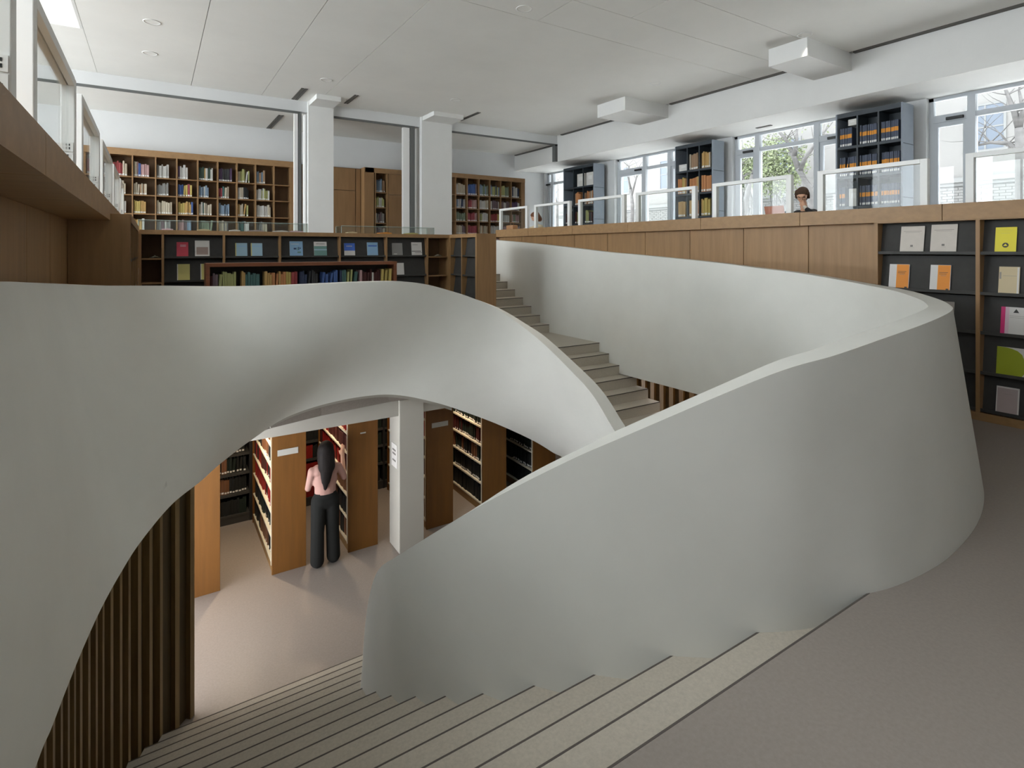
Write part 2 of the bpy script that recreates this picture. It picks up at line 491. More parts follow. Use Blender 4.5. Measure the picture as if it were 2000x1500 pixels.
# downlights
DL = [((297, 43), 'large round downlight, nearest to the bright opening at the ceiling corner'), ((293, 104), 'round downlight directly behind the one at the ceiling corner'),
      ((637, 156), 'round downlight in front of the left column'), ((1024, 17), 'round downlight at the top middle of the ceiling'),
      ((1571, 68), 'round downlight beside the big beam stub'), ((1280, 163), 'small round downlight beside the further beam stub'), ((890, 195), 'small round downlight in front of the right column')]
def downlight(x, y, lab, power):
    t = thing('downlight', lab, 'ceiling light', loc=(x, y, CEIL))
    r = .105
    obj('trim_ring', MB().lathe([(r + .018, .0), (r + .018, -.006), (r, -.006), (r - .006, 0)], (0, 0, 0), 24), M_POST, t, True)
    obj('reflector', MB().lathe([(r - .004, -.002), (r - .03, .045), (.02, .047), (0.0, .047)], (0, 0, 0), 24), M_CHROME, t, True)
    area('lamp', (0, 0, -.012), .12, .12, (0, 0, 0), power, (1, .93, .84), shape='DISK', parent=t, spread=math.radians(56))
for (px, py), lab in DL:
    x, y, _ = at(px, py, Z=CEIL)
    downlight(x, y, lab, DOWNLIGHT_POWER)

# ------------------------------------------------------------------ windows
M_OUT = {}
WIN = [(1, [4.45, 3.815, 2.42, 1.75]), (2, [8.50, 7.89, 6.50, 5.88]), (3, [12.6, 11.47, 10.55, 9.9]), (4, [16.2, 15.9, 15.0, 14.45]), (10, [.4, -.25, -1.6, -2.3])]
for n, (a, b, c, d) in WIN:
    w = struct(obj('window_%d' % n, MB().box(WX, WX + .1, a - .07, a, UP, 4.56).box(WX, WX + .1, d, d + .07, UP, 4.56).box(WX, WX + .1, d, a, 4.50, 4.56).box(WX, WX + .1, d, a, UP, UP + .1), M_FRAME))
    for y in (b, c):
        bx('mullion', WX - .03, WX + .1, y - .055, y + .055, UP + .1, 4.50, M_FRAME, w)
    bx('transom', WX, WX + .09, c + .055, b - .055, 4.12, 4.21, M_FRAME, w)
    for (y0, y1) in ((b + .055, a - .07), (d + .07, c - .055)):
        bx('transom', WX - .02, WX + .1, y0, y1, 4.10, 4.23, M_FRAME, w)
        sash = obj('casement', MB().box(WX + .0, WX + .07, y0, y0 + .07, UP + .1, 4.10).box(WX + .0, WX + .07, y1 - .07, y1, UP + .1, 4.10)
                   .box(WX, WX + .07, y0 + .07, y1 - .07, 4.02, 4.10).box(WX, WX + .07, y0 + .07, y1 - .07, UP + .1, UP + .2), M_FRAME, w)
        bx('pane', WX + .03, WX + .04, y0 + .07, y1 - .07, UP + .2, 4.02, M_GLASS, sash)
        bx('pane', WX + .03, WX + .04, y0, y1, 4.23, 4.50, M_GLASS, w)
        bx('door_closer', WX - .07, WX - .02, y0 + .05, y0 + .30, 4.12, 4.17, M_BLACK, w)
    bx('pane', WX + .03, WX + .04, c + .055, b - .055, 4.21, 4.50, M_GLASS, w)
    bx('pane', WX + .03, WX + .04, c + .055, b - .055, UP + .1, 4.12, M_GLASS, w)
wr = MB()
ys = sorted([(d, a) for _, (a, b, c, d) in WIN])
prev = -6.0
for d, a in ys:
    wr.box(WX - .12, WX + .25, prev, d, UP, 4.56)
    prev = a
wr.box(WX - .12, WX + .25, prev, 16.3, UP, 4.56)
struct(obj('wall_right', wr, M_WALLR))

# ------------------------------------------------------------------ books
def book_mesh(cover, name, band=None):
    """unit book: spine on the -Y side, width along X, 1 x 1 x 1, standing on z = 0."""
    b = MB()
    b.box(0, .12, 0.02, 1, 0, 1).box(.88, 1, 0.02, 1, 0, 1)
    b.hexa([(.0, .03, 0), (1, .03, 0), (1, .09, 0), (0, .09, 0), (.0, .03, 1), (1, .03, 1), (1, .09, 1), (0, .09, 1)])
    b.hexa([(.18, 0, 0), (.82, 0, 0), (1, .03, 0), (0, .03, 0), (.18, 0, 1), (.82, 0, 1), (1, .03, 1), (0, .03, 1)])
    b.box(.12, .88, .09, .95, .02, .965, 1)
    b.box(.12, .88, -.006, .0, .05, .16, 2)
    if band:
        b.box(.06, .94, -.004, .002, .45, .66, 3)
    me = b.mesh(name)
    for m in (cover, M_PAPER, M_LABEL) + ((band,) if band else ()):
        me.materials.append(m)
    return me

BC = {'cream': (200, 186, 158), 'white': (205, 203, 196), 'pale blue': (126, 152, 178), 'navy blue': (52, 66, 98), 'bright blue': (58, 98, 168), 'yellow': (205, 178, 62),
      'gold': (206, 160, 66), 'red': (168, 52, 52), 'crimson': (178, 62, 76), 'dark green': (52, 76, 62), 'sage green': (128, 146, 116), 'teal': (70, 118, 112),
      'grey': (140, 138, 134), 'charcoal': (62, 62, 64), 'brown': (120, 82, 56), 'purple': (98, 72, 112), 'orange': (210, 132, 52), 'lime': (172, 174, 92), 'pink': (196, 150, 148),
      'black': (30, 33, 32), 'bottle green': (26, 38, 32), 'maroon': (78, 26, 22), 'scarlet': (140, 26, 22), 'tan': (170, 132, 92), 'mauve': (122, 98, 104)}
BM = {}
def bookm(c):
    if c not in BM:
        BM[c] = book_mesh(mat('cover_' + c.replace(' ', '_'), tuple((v * .78 + .22 * (.3 * lin(BC[c])[0] + .6 * lin(BC[c])[1] + .1 * lin(BC[c])[2])) * .85 for v in lin(BC[c])), .6), 'book_' + c.replace(' ', '_'))
    return BM[c]
M_ORBAND = mat('orange_band', lin((226, 150, 50)), .6)
def banded():
    if 'banded' not in BM:
        BM['banded'] = book_mesh(mat('cover_slate', lin((78, 86, 104)), .6), 'book_banded', M_ORBAND)
    return BM['banded']

ORD = ['first', 'second', 'third', 'fourth', 'fifth', 'sixth', 'seventh', 'eighth', 'ninth', 'tenth', 'eleventh', 'twelfth'] + [str(i) + 'th' for i in range(13, 21)] + ['21st', '22nd', '23rd'] + [str(i) + 'th' for i in range(24, 31)]
def place_book(name, me, org, along, depth_dir, w, h, dp, lean, label, group, cat='book'):
    """org: near-left foot of the spine; along, depth_dir: unit vectors on the floor plane."""
    o = link(name, me)
    ang = math.atan2(along[1], along[0])
    o.location = org
    o.rotation_euler = (0, lean, ang)
    o.scale = (w, dp, h)
    tag(o, label, cat, group)
    return o

def fill(name, org, along, inw, length, zmax, colors, where, depth, wr=(.022, .05), hr=(.6, .85), fillr=1.0, lean_p=.1, gap=.0012, gname=None, startgap=.01):  # plain books of unknown binding; name only tells the shelves apart
    """A run of books on a shelf. org = left end of the shelf's front edge, books set back a little."""
    t = startgap
    c = None
    made = []
    dep = Vector((inw[0], inw[1], 0))
    al = Vector((along[0], along[1], 0))
    flip = al.cross(dep).z < 0
    end = length * fillr
    while True:
        if c is None or random.random() < .45:
            c = random.choice(colors)
        w = random.uniform(*wr)
        h = zmax * random.uniform(*hr)
        lean = 0.0
        if random.random() < lean_p:
            lean = random.uniform(.05, .14)
        need = w + math.sin(lean) * h
        if t + need > end - .004:
            break
        me = banded() if c == 'banded' else bookm(c)
        p = Vector(org) + al * (t + (0 if not flip else w)) + dep * random.uniform(.02, .05)
        lab = '%s book %s' % (c if c != 'banded' else 'slate blue orange-banded', where)
        o = place_book(name, me, p, al if not flip else -al, dep, w, h, min(depth - .07, h * .72), lean if not flip else -lean, lab, gname or ('books ' + where))
        if lean and not flip:
            o.location.z += w * math.sin(lean)
        made.append((c, o))
        t += need + gap
    n_of, seen = {}, {}
    for c, o in made:
        n_of[c] = n_of.get(c, 0) + 1
    for c, o in made:
        seen[c] = seen.get(c, 0) + 1
        cn = 'orange-banded' if c == 'banded' else c
        o['label'] = '%s book, %s' % (cn, where) if n_of[c] == 1 else '%s %s book from left, %s' % (ORD[min(seen[c], 30) - 1], cn, where)
    return made

# ------------------------------------------------------------------ balustrades and stairs
mb, R_, ring_ = sweep([a for a, b, c in RB], [b for a, b, c in RB], .15, [c for a, b, c in RB], 220)
o = obj('balustrade', mb, M_SHELL)
smooth_by_angle(o, 40)
tag(o, 'white curving balustrade sweeping round beside the near stair and the right bookcase', 'balustrade')
mb, R_, ring_ = sweep(LT, LB, .19, [0] * 17 + [b[2] + .02 for b in LB[17:]], 240, -.05)
o = obj('balustrade', mb, M_SHELL)
smooth_by_angle(o, 40)
tag(o, 'white arched balustrade bridging over the lower book stacks', 'balustrade')
# closing band under the arch and the slab edge behind it
bb = MB()
lbs = catmull(LB, 120)[34:100]
band = [(p[0], p[1] + .08, p[2] - .05) for p in lbs if 1.0 < p[0] < 3.6]
vs = []
for p in band:
    vs += [(p[0], p[1], p[2]), (p[0], p[1] + .10, p[2]), (p[0], p[1] + .10, p[2] + .5), (p[0], p[1], p[2] + .5)]
n = len(band)
fs = []
for i in range(n - 1):
    for k in range(4):
        fs.append((i * 4 + k, i * 4 + (k + 1) % 4, (i + 1) * 4 + (k + 1) % 4, (i + 1) * 4 + k))
fs += [(3, 2, 1, 0), tuple((n - 1) * 4 + k for k in range(4))]
bb.add(vs, fs)
ob = obj('inner_band', bb, M_WHITE_SHADED, o)
struct(bx('trim_8', -.6, 4.9, 7.06, 7.34, -.41, -.2, M_WHITE_SHADED))
struct(bx('trim_9', 4.9, 5.1, 7.1, 8.2, -.41, -.2, M_WHITE_SHADED))

st = thing('staircase', 'pale stone stair going down beside the big white curved balustrade', 'staircase', loc=(.8, YN, 0))
for k in range(1, 16):
    y0, y1 = YN + TR * (k - 1) - .012, YN + TR * k
    z = -RI * k
    n = 4
    left = [(wall_x(y0 + (y1 - y0) * i / n) + .001, y0 + (y1 - y0) * i / n) for i in range(n + 1)]
    right = [((contact(y0 + (y1 - y0) * i / n) + .07) if y1 < 4.05 else 2.2, y0 + (y1 - y0) * i / n) for i in range(n + 1)]
    poly = left + right[::-1]
    p = obj('step', MB().prism(poly, z - RI, z), M_STEP, st)
    lf, rt = left[-1][0], right[-1][0]
    s_ = obj('nosing_strip', MB().prism([(lf, y1 - .007), (rt, y1 - .007), (rt, y1 + .002), (lf, y1 + .002)], z - .010, z + .001), M_DARKLINE, p)
    p.location = -st.location
p = bx('nosing_strip', -.45, 3.16, YN - .007, YN + .002, -.010, .001, M_DARKLINE, st)
p.location = -st.location

fs_ = thing('staircase', 'pale stone stair rising from the landing to the upper reading floor', 'staircase', loc=(6.4, 9.83, 0))
FARUP = [9.83 + (12.23 - 9.83) / 7 * k for k in range(8)]
for k in range(8):
    y0 = FARUP[k]
    y1 = FARUP[k + 1] + .012 if k < 7 else 12.56
    z = .171 * (k + 1)
    x0 = 5.955 if y0 > 9.8 else 5.2
    p = bx('step', x0, 7.44, y0, y1, z - .171, z, M_STEP, fs_)
    bx('nosing_strip', x0, 7.44, y0 - .003, y0 + .010, z - .012, z + .001, M_DARKLINE, p)
    p.location = -fs_.location
fd = thing('staircase', 'pale stone stair going down from the landing behind the arched balustrade', 'staircase', loc=(6.4, 8.2, 0))
p = bx('nosing_strip', 5.15, 7.44, 8.190, 8.203, -.012, .001, M_DARKLINE, fd)
p.location = -fd.location
for k in range(1, 13):
    y1 = 8.2 - .277 * (k - 1) + .012
    y0 = 8.2 - .277 * k
    z = -.172 * k
    p = bx('step', 5.62, 7.47, y0, y1, z - .2, z, M_STEP, fd)
    bx('nosing_strip', 5.62, 7.47, y0 - .003, y0 + .010, z - .012, z + .001, M_DARKLINE, p)
    p.location = -fd.location
# plastered edge on the far wall of that stair
struct(bx('trim_10', 7.40, 7.475, 5.6, 8.2, -.5, -.2, M_WHITE))

# slatted wall beside the near stair
sw = MB()
pl = []
for (xa, ya), (xb, yb) in zip(WALLP, WALLP[1:]):
    n = max(2, int(math.hypot(xb - xa, yb - ya) / .12))
    pl += [(xa + (xb - xa) * i / n, ya + (yb - ya) * i / n) for i in range(n)]
pl.append(WALLP[-1])
poly = [(x - .06, y) for x, y in pl] + [(x - .16, y + .02) for x, y in pl[::-1]]
poly = [(.27, 5.60)] + poly[1:-1] + [(.10, 5.62)]
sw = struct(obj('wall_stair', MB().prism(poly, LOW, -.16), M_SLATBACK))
dist = 0
nxt = .02
for (xa, ya), (xb, yb) in zip(pl, pl[1:]):
    seg = math.hypot(xb - xa, yb - ya)
    while nxt <= dist + seg:
        f_ = (nxt - dist) / seg
        x, y = xa + (xb - xa) * f_, ya + (yb - ya) * f_
        t = Vector((xb - xa, yb - ya, 0)).normalized()
        nn = Vector((-t.y, t.x, 0))
        if nn.x < 0: nn = -nn
        c = Vector((x, y, 0)) - nn * .075
        a = c - t * .024
        b = c + t * .024
        q = [a, b, b + nn * .07, a + nn * .07]
        obj('slat', MB().prism([(v.x, v.y) for v in q], LOW, -.16), M_SLAT, sw)
        nxt += .17
    dist += seg

# ------------------------------------------------------------------ right desk, panels and display bookcase
def local(t):
    for ch in t.children:
        ch.location = -t.location
dk = thing('reading_desk', 'long oak reading desk along the upper floor edge by the windows', 'desk', loc=(7.7, 4, UP))
ysm = [-1.0, .95, 2.606, 4.219, 5.84, 7.46, 9.08, 10.7, 12.17]
for a, b in zip(ysm, ysm[1:]):
    bx('fascia_board', 7.33, 7.36, a + .004, b - .004, DESK_B, DESK_T, M_WOODX, dk)
    bx('desk_top', 7.36, 8.15, a + .002, b - .002, DESK_T - .045, DESK_T - .001, M_WOODX, dk)
bx('soffit_board', 7.36, 7.70, -1.0, 12.17, DESK_B + .001, DESK_B + .02, M_WOODX, dk)
for y in ysm[1:]:
    bx('desk_leg', 8.05, 8.12, y - .08, y - .02, UP, DESK_T - .045, M_WOOD, dk)
local(dk)
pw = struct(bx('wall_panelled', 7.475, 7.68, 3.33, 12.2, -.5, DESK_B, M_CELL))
ysp = [3.33, 4.168, 5.155, 6.148, 7.145, 8.14, 9.15, 10.15, 11.15, 12.17]
for a, b in zip(ysp, ysp[1:]):
    bx('panel', 7.452, 7.475, a + .005, b - .005, 0, DESK_B, M_WOOD, pw)

def display_case(name, label, face, org, along, inw, bays, ztop, rows, base_h, depth, open_bays=(), z0=0.0, end0=True, end1=True, bt=.036):
    """Low bookcase with leaning magazine shelves. org on the floor at the left end of the face."""
    t = thing(name, label, 'bookcase', loc=(org[0], org[1], z0))
    A, D = Vector((along[0], along[1], 0)), Vector((inw[0], inw[1], 0))
    O = Vector((org[0], org[1], 0))
    def bb(nm, a0, a1, d0, d1, za, zb, m, par=t):
        p0, p1 = A * a0 + D * d0, A * a1 + D * d1
        return bx(nm, p0.x, p1.x, p0.y, p1.y, za - z0, zb - z0, m, par)
    Ltot = bays[-1]
    bb('top_board', bays[0] - bt / 2, Ltot + bt / 2, -.005, depth, rows[0], ztop, M_WOODH if abs(A.x) > .5 else M_WOODX)
    bb('plinth', bays[0], Ltot, .01, depth, z0, z0 + base_h, M_WOODH if abs(A.x) > .5 else M_WOODX)
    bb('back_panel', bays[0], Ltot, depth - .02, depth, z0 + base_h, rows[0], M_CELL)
    for i, a in enumerate(bays):
        if (i == 0 and not end0) or (i == len(bays) - 1 and not end1): continue
        bb('upright', a - bt / 2, a + bt / 2, 0, depth - .02, z0 + base_h, rows[0], M_WOOD)
    for i, (a, b) in enumerate(zip(bays, bays[1:])):
        a, b = a + bt / 2, b - bt / 2
        for k, zb in enumerate(rows[1:]):
            zt = rows[k]
            if i in open_bays:
                if k < len(rows) - 2:
                    bb('shelf_board', a, b, .012, depth - .02, zb - .012, zb + .012, M_WOODB)
                continue
            top, bot = zt - .001, zb + .03
            SLP = .055 * (top - bot) / (zt - zb - .036)
            p = [O * 0 + A * a + D * .075 + Vector((0, 0, bot)), A * b + D * .075 + Vector((0, 0, bot)), A * b + D * .095 + Vector((0, 0, bot)), A * a + D * .095 + Vector((0, 0, bot)),
                 A * a + D * (.075 + SLP) + Vector((0, 0, top)), A * b + D * (.075 + SLP) + Vector((0, 0, top)), A * b + D * (.095 + SLP) + Vector((0, 0, top)), A * a + D * (.095 + SLP) + Vector((0, 0, top))]
            obj('sloping_shelf', MB().hexa([tuple(v - Vector((0, 0, z0))) for v in p]), M_CHARCOAL, t)
            bb('shelf_lip', a, b, .012, .10, zb + .012, zb + .03, M_CHARLIP)
            bb('shelf_stop', a, b, .012, .022, zb + .03, zb + .045, M_CHARLIP)
    return t

def magazine(face_pt, along, inw, w, h, cover, label, prints=(), thick=.012, zlip=None, zspan=None, group=None, name='magazine', cat='magazine'):
    """face_pt: foot centre on the shelf lip. Leans on the sloping shelf. prints: (x0,x1,z0,z1,rgb) as shares of the cover."""
    t = thing(name, label, cat, group)
    A, D = Vector((along[0], along[1], 0)), Vector((inw[0], inw[1], 0))
    slope = math.atan2(.055, zspan)
    up = Vector((0, 0, 1)) * math.cos(slope) + D * math.sin(slope)
    nrm = (-D) * math.cos(slope) + Vector((0, 0, 1)) * math.sin(slope)
    P0 = Vector(face_pt)
    t.location = P0
    def slab(nm, x0, x1, z0, z1, n0, n1, m):
        q = []
        for zz in (z0, z1):
            for xx, nn_ in ((x0, n0), (x1, n0), (x1, n1), (x0, n1)):
                q.append(tuple(A * xx + up * zz - nrm * nn_))
        return obj(nm, MB().hexa(q), m, t)
    slab('pages', -w / 2, w / 2 - .003, .002, h - .003, .001, thick, M_PAPER)
    slab('cover', -w / 2, w / 2, 0, h, -.001, .001, cover)
    for (x0, x1, z0, z1, m) in prints:
        slab('print', -w / 2 + w * x0, -w / 2 + w * x1, h * z0, h * z1, -.0022, -.0008, m)
    return t

def cm(name, rgb):
    return mat('print_' + name, lin(rgb), .5)
C_STONE = mat('cover_stone', lin((196, 188, 178)), .5, (9, 9, 9), .05)
C_INK, C_GREYINK, C_MID = cm('ink', (60, 58, 56)), cm('grey_ink', (150, 142, 134)), cm('mid', (120, 116, 110))
C_WHITE, C_ORANGE, C_YEL, C_PINK = cm('white', (214, 210, 206)), cm('orange', (226, 140, 34)), cm('acid_yellow', (222, 208, 56)), cm('magenta', (206, 38, 112))
C_LIME, C_OCHRE, C_PALE, C_ROSE = cm('lime', (150, 160, 30)), cm('parchment', (204, 186, 150)), cm('pale_pink', (214, 186, 198)), cm('rose_grey', (176, 160, 158))
C_CRIM, C_SKY, C_SKY2, C_BLUE = cm('crimson', (186, 60, 76)), cm('sky', (138, 174, 206)), cm('haze_blue', (150, 178, 194)), cm('royal', (66, 104, 190))
C_TEAL, C_MUDPINK, C_LEMON, C_GREY2 = cm('sea_green', (108, 144, 138)), cm('mud_pink', (158, 138, 130)), cm('lemon', (192, 182, 112)), cm('flat_grey', (138, 136, 134))
C_NAVY = cm('navy', (48, 62, 96))

ROWS_R = [2.12, 1.74, 1.315, .90, .478, .085]
rb = display_case('display_bookcase', 'oak bookcase with sloping charcoal magazine shelves under the window desk', 'x', (7.33, 3.295), (0, -1), (1, 0),
                  [0.02, 1.005, 1.99, 2.98, 3.96], 2.128, ROWS_R, .085, .33)
ROWS_B = [2.065, 1.65, 1.24, .82, .41, .09]
XB = [-.19, .131, 1.054, 1.988, 3.098, 4.055, 4.973, 5.47]
bbk = display_case('display_bookcase', 'long low oak bookcase with charcoal magazine shelves behind the small red-brown case', 'y', (0, 11.1), (1, 0), (0, 1),
                   XB, 2.14, ROWS_B, .09, .5, open_bays=(0, 6), end1=False)
br = display_case('display_bookcase', 'short oak bookcase return with a plain end panel beside the far stair', 'x', (5.49, 11.08), (0, -1), (1, 0),
                  [0.02, .57, 1.19], 2.14, ROWS_B, .09, .45)
bx('corner_filler', 5.475, 5.944, .0 + 11.085 - 11.1, 11.6 - 11.1, 0, 2.139, M_WOOD, bbk)
bx('end_panel', 5.485 - 5.49, 5.947 - 5.49, 9.845 - 11.08, 9.87 - 11.08, 0, 2.14, M_WOOD, br)
bl = display_case('display_bookcase', 'oak bookcase return under the left desk with magazines seen edge-on', 'x', (-.21, 7.36), (0, 1), (-1, 0),
                  [0.03, .95, 1.85, 2.8, 3.7], 2.19, [2.10] + ROWS_B[1:], .09, .46)
bx('end_panel', -.748 + .21, -.215 + .21, 7.33 - 7.36, 7.357 - 7.36, 0, 2.19, M_WOOD, bl)

def mag_right(px0, px1, row, cover, label, prints=(), h=.30, w=None, group=None):
    """A magazine on the right bookcase between two picture columns of its foot."""
    zb, zt = ROWS_R[row + 1], ROWS_R[row]
    ya = at(px0, 600, X=7.40)[1]
    yb = at(px1, 600, X=7.40)[1]
    w = w or abs(ya - yb)
    zs = zt - zb - .036
    foot = (7.33 + .075 - .017, (ya + yb) / 2, zb + .031)
    return magazine(foot, (0, -1), (1, 0), w, h, cover, label, prints, zspan=zs, thick=.014)
mag_right(1758, 1804, 0, C_STONE, 'stone-white journal, the left one of the top pair in the window-side bookcase', [(.12, .88, .80, .815, C_GREYINK), (.2, .8, .76, .77, C_GREYINK), (.44, .55, .22, .29, C_MID), (.40, .60, .185, .192, C_GREYINK)], .31)
mag_right(1817, 1868, 0, C_STONE, 'stone-white journal, the right one of the top pair in the window-side bookcase', [(.12, .88, .80, .815, C_GREYINK), (.2, .8, .76, .77, C_GREYINK), (.44, .55, .24, .31, C_MID), (.40, .60, .20, .207, C_GREYINK)], .32)
op = [(.0, .36, 0, 1, C_WHITE), (.36, 1, 0, 1, C_ORANGE)]
oi = [(.44, .86, .70, .715, C_INK), (.44, .80, .64, .655, C_INK), (.52, .78, .58, .592, C_MID), (.80, .92, .04, .09, C_INK)]
mag_right(1736, 1775, 1, C_WHITE, 'orange and white journal half hidden by the balustrade tip', [], .29)
m1 = [o for o in COL.objects if o.name.startswith('magazine') and o.parent is None][-1]
mag_right(1816, 1856, 1, C_WHITE, 'orange and white journal fully in view under the white pair', [], .29)
m2 = [o for o in COL.objects if o.name.startswith('magazine') and o.parent is None][-1]
SLOPE = .055
def more_prints(t, along, inw, w, h, zspan, prints):
    A, D = Vector((along[0], along[1], 0)), Vector((inw[0], inw[1], 0))
    s_ = math.atan2(.055, zspan)
    up = Vector((0, 0, 1)) * math.cos(s_) + D * math.sin(s_)
    nrm = -D * math.cos(s_) + Vector((0, 0, 1)) * math.sin(s_)
    for x0, x1, z0, z1, m, lay in prints:
        q = []
        for zz in (h * z0, h * z1):
            for xx, nn_ in ((w * (x0 - .5), -.0022 - lay * .0006), (w * (x1 - .5), -.0022 - lay * .0006), (w * (x1 - .5), -.0008), (w * (x0 - .5), -.0008)):
                q.append(tuple(A * xx + up * zz - nrm * nn_))
        obj('print', MB().hexa(q), m, t)
for t_, wpx in ((m1, (1736, 1775)), (m2, (1816, 1856))):
    w_ = abs(at(wpx[0], 600, X=7.4)[1] - at(wpx[1], 600, X=7.4)[1])
    more_prints(t_, (0, -1), (1, 0), w_,   .29, .389, [(.37, .98, .01, .99, C_ORANGE, 0)] + [(a, b, c, d, m, 1) for a, b, c, d, m in oi])
def disc_print(t, along, inw, w, h, zspan, cx, cz, r, m, lay=1, r_in=0.0, n=18):
    A, D = Vector((along[0], along[1], 0)), Vector((inw[0], inw[1], 0))
    s_ = math.atan2(.055, zspan)
    up = Vector((0, 0, 1)) * math.cos(s_) + D * math.sin(s_)
    nrm = -D * math.cos(s_) + Vector((0, 0, 1)) * math.sin(s_)
    c = A * (w * (cx - .5)) + up * (h * cz) + nrm * (.0022 + lay * .0006)
    vs, fs = [], []
    for k in range(n):
        a = 2 * math.pi * k / n
        d = A * math.cos(a) + up * math.sin(a)
        vs += [tuple(c + d * r), tuple(c + d * max(r_in, .0001))]
    for k in range(n):
        k2 = (k + 1) % n
        fs.append((2 * k, 2 * k2, 2 * k2 + 1, 2 * k + 1))
    obj('emblem', MB().add(vs, fs), m, t)
def tri_print(t, along, inw, w, h, zspan, pts, m, lay=2):
    A, D = Vector((along[0], along[1], 0)), Vector((inw[0], inw[1], 0))
    s_ = math.atan2(.055, zspan)
    up = Vector((0, 0, 1)) * math.cos(s_) + D * math.sin(s_)
    nrm = -D * math.cos(s_) + Vector((0, 0, 1)) * math.sin(s_)
    vs = [tuple(A * (w * (x - .5)) + up * (h * z) + nrm * (.0022 + lay * .0006)) for x, z in pts]
    obj('emblem', MB().add(vs, [tuple(range(len(pts)))]), m, t)
def wr_(a, b): return abs(at(a, 600, X=7.4)[1] - at(b, 600, X=7.4)[1])
y_ = mag_right(1943, 1985, 0, C_YEL, 'acid yellow journal with a small round black emblem', [(.25, .7, .76, .768, C_LEMON), (.15, .8, .86, .864, C_LEMON)], .27)
w_ = wr_(1943, 1985)
disc_print(y_, (0, -1), (1, 0), w_, .27, .344, .5, .3, .026, C_INK)
tri_print(y_, (0, -1), (1, 0), w_, .27, .344, [(.40, .27), (.60, .27), (.5, .355)], C_YEL)
pa = mag_right(1950, 1991, 1, C_OCHRE, 'parchment-coloured journal below the acid yellow one', [(.03, .12, .55, .8, C_GREYINK), (.2, .85, .66, .672, C_GREYINK), (.88, .97, .02, .98, C_WHITE)], .285)
pk = mag_right(1954, 2012, 2, C_WHITE, 'white journal with a magenta left edge and a small crest', [(0, .15, 0, 1, C_PINK), (.15, .28, 0, 1, C_PALE), (.3, .95, .68, .69, C_GREYINK), (.3, .95, .62, .628, C_GREYINK)], .285)
tri_print(pk, (0, -1), (1, 0), wr_(1954, 2012), .285, .379, [(.42, .80), (.62, .80), (.58, .86), (.52, .94), (.46, .86)], C_INK)
lm = mag_right(1946, 2004, 3, C_WHITE, 'lime green booklet with a curved white corner', [], .29)
w_ = wr_(1946, 2004)
tri_print(lm, (0, -1), (1, 0), w_, .29, .386, [(0, 0), (.86, 0), (.95, .12), (.97, .35), (.94, .6), (.86, .78), (.7, .9), (.5, .96), (.3, .99), (0, 1)], C_LIME)
mag_right(1945, 1990, 4, C_ROSE, 'grey journal with a pale border on the lowest shelf', [(0, .05, 0, 1, C_WHITE), (.93, 1, 0, 1, C_WHITE), (0, 1, .94, 1, C_WHITE), (.3, .7, .72, .73, C_GREYINK)], .27)
mag_right(1838, 1862, 2, C_GREYINK, 'grey journal peeping out behind the balustrade tip', [], .30)

def mag_back(x0, x1, row, cover, label, prints=(), h=.25, group=None):
    zb, zt = ROWS_B[row + 1], ROWS_B[row]
    xa, xb = at(x0, 490, Y=11.15)[0], at(x1, 490, Y=11.15)[0]
    foot = ((xa + xb) / 2, 11.1 + .075 - .017, zb + .031)
    return magazine(foot, (1, 0), (0, 1), xb - xa, h, cover, label, prints, zspan=zt - zb - .036, thick=.012)
mag_back(345, 368, 0, C_CRIM, 'crimson magazine with pale title lines on the long low bookcase', [(.3, .8, .78, .82, C_PALE), (.3, .8, .70, .73, C_PALE)], .26)
mag_back(381, 409.5, 0, C_WHITE, 'white magazine with a mud-pink picture beside the crimson one', [(.10, .90, .14, .6, C_MUDPINK)], .29)
mag_back(460, 483.5, 0, C_SKY2, 'haze blue magazine, the left one of a matching pair', [(0, .08, 0, 1, C_LEMON), (.1, .95, .74, .80, C_SKY)], .25)
mag_back(490.5, 513, 0, C_SKY2, 'haze blue magazine, the right one of a matching pair', [(0, .08, 0, 1, C_LEMON), (.1, .95, .74, .80, C_SKY)], .25)
mag_back(566.5, 592, 0, C_SKY, 'light blue magazine with a scattered dark pattern', [(.1, .7, .80, .83, C_WHITE), (.3, .5, .46, .56, C_NAVY), (.55, .62, .4, .6, C_TEAL), (.66, .72, .42, .62, C_NAVY), (.58, .85, .22, .32, C_TEAL), (.76, .84, .5, .58, C_NAVY)], .29)
mag_back(614, 639, 0, C_TEAL, 'sea green magazine with a white title band on top', [(0, 1, .70, 1, C_WHITE), (.15, .85, .82, .88, C_MID), (0, 1, .40, .5, C_SKY2)], .285)
mag_back(673, 694, 0, C_WHITE, 'royal blue magazine with a white lower part', [(0, 1, .42, 1, C_BLUE), (.2, .75, .74, .80, C_WHITE)], .26)
mag_back(718, 739, 0, C_SKY, 'plain light blue magazine right of the royal blue one', [(.1, .9, .70, .78, C_BLUE), (.1, .9, .1, .14, C_SKY2)], .28)
mag_back(767, 787, 0, C_GREY2, 'plain flat grey magazine in the last charcoal bay', [(.15, .45, .12, .17, C_WHITE)], .27)
mag_back(805, 825, 0, C_WHITE, 'white magazine with dark mountain lines at its foot', [(.1, .6, .80, .83, C_MID), (0, .9, .3, .36, C_MID), (.3, 1, .2, .24, C_GREY2)], .29)
mag_back(346, 371, 1, C_LEMON, 'lemon yellow magazine left of the red-brown case', [(0, .06, 0, 1, C_WHITE)], .29)
mag_back(392, 416, 1, C_LEMON, 'lemon yellow magazine half hidden by the red-brown case', [(0, .06, 0, 1, C_WHITE)], .29)
mag_back(566, 590, 1, C_LEMON, 'pale yellow magazine showing through above the red-brown case', [], .27)
mag_back(624, 644, 1, C_BLUE, 'blue magazine showing through above the red-brown case', [(0, 1, .85, 1, C_WHITE)], .27)
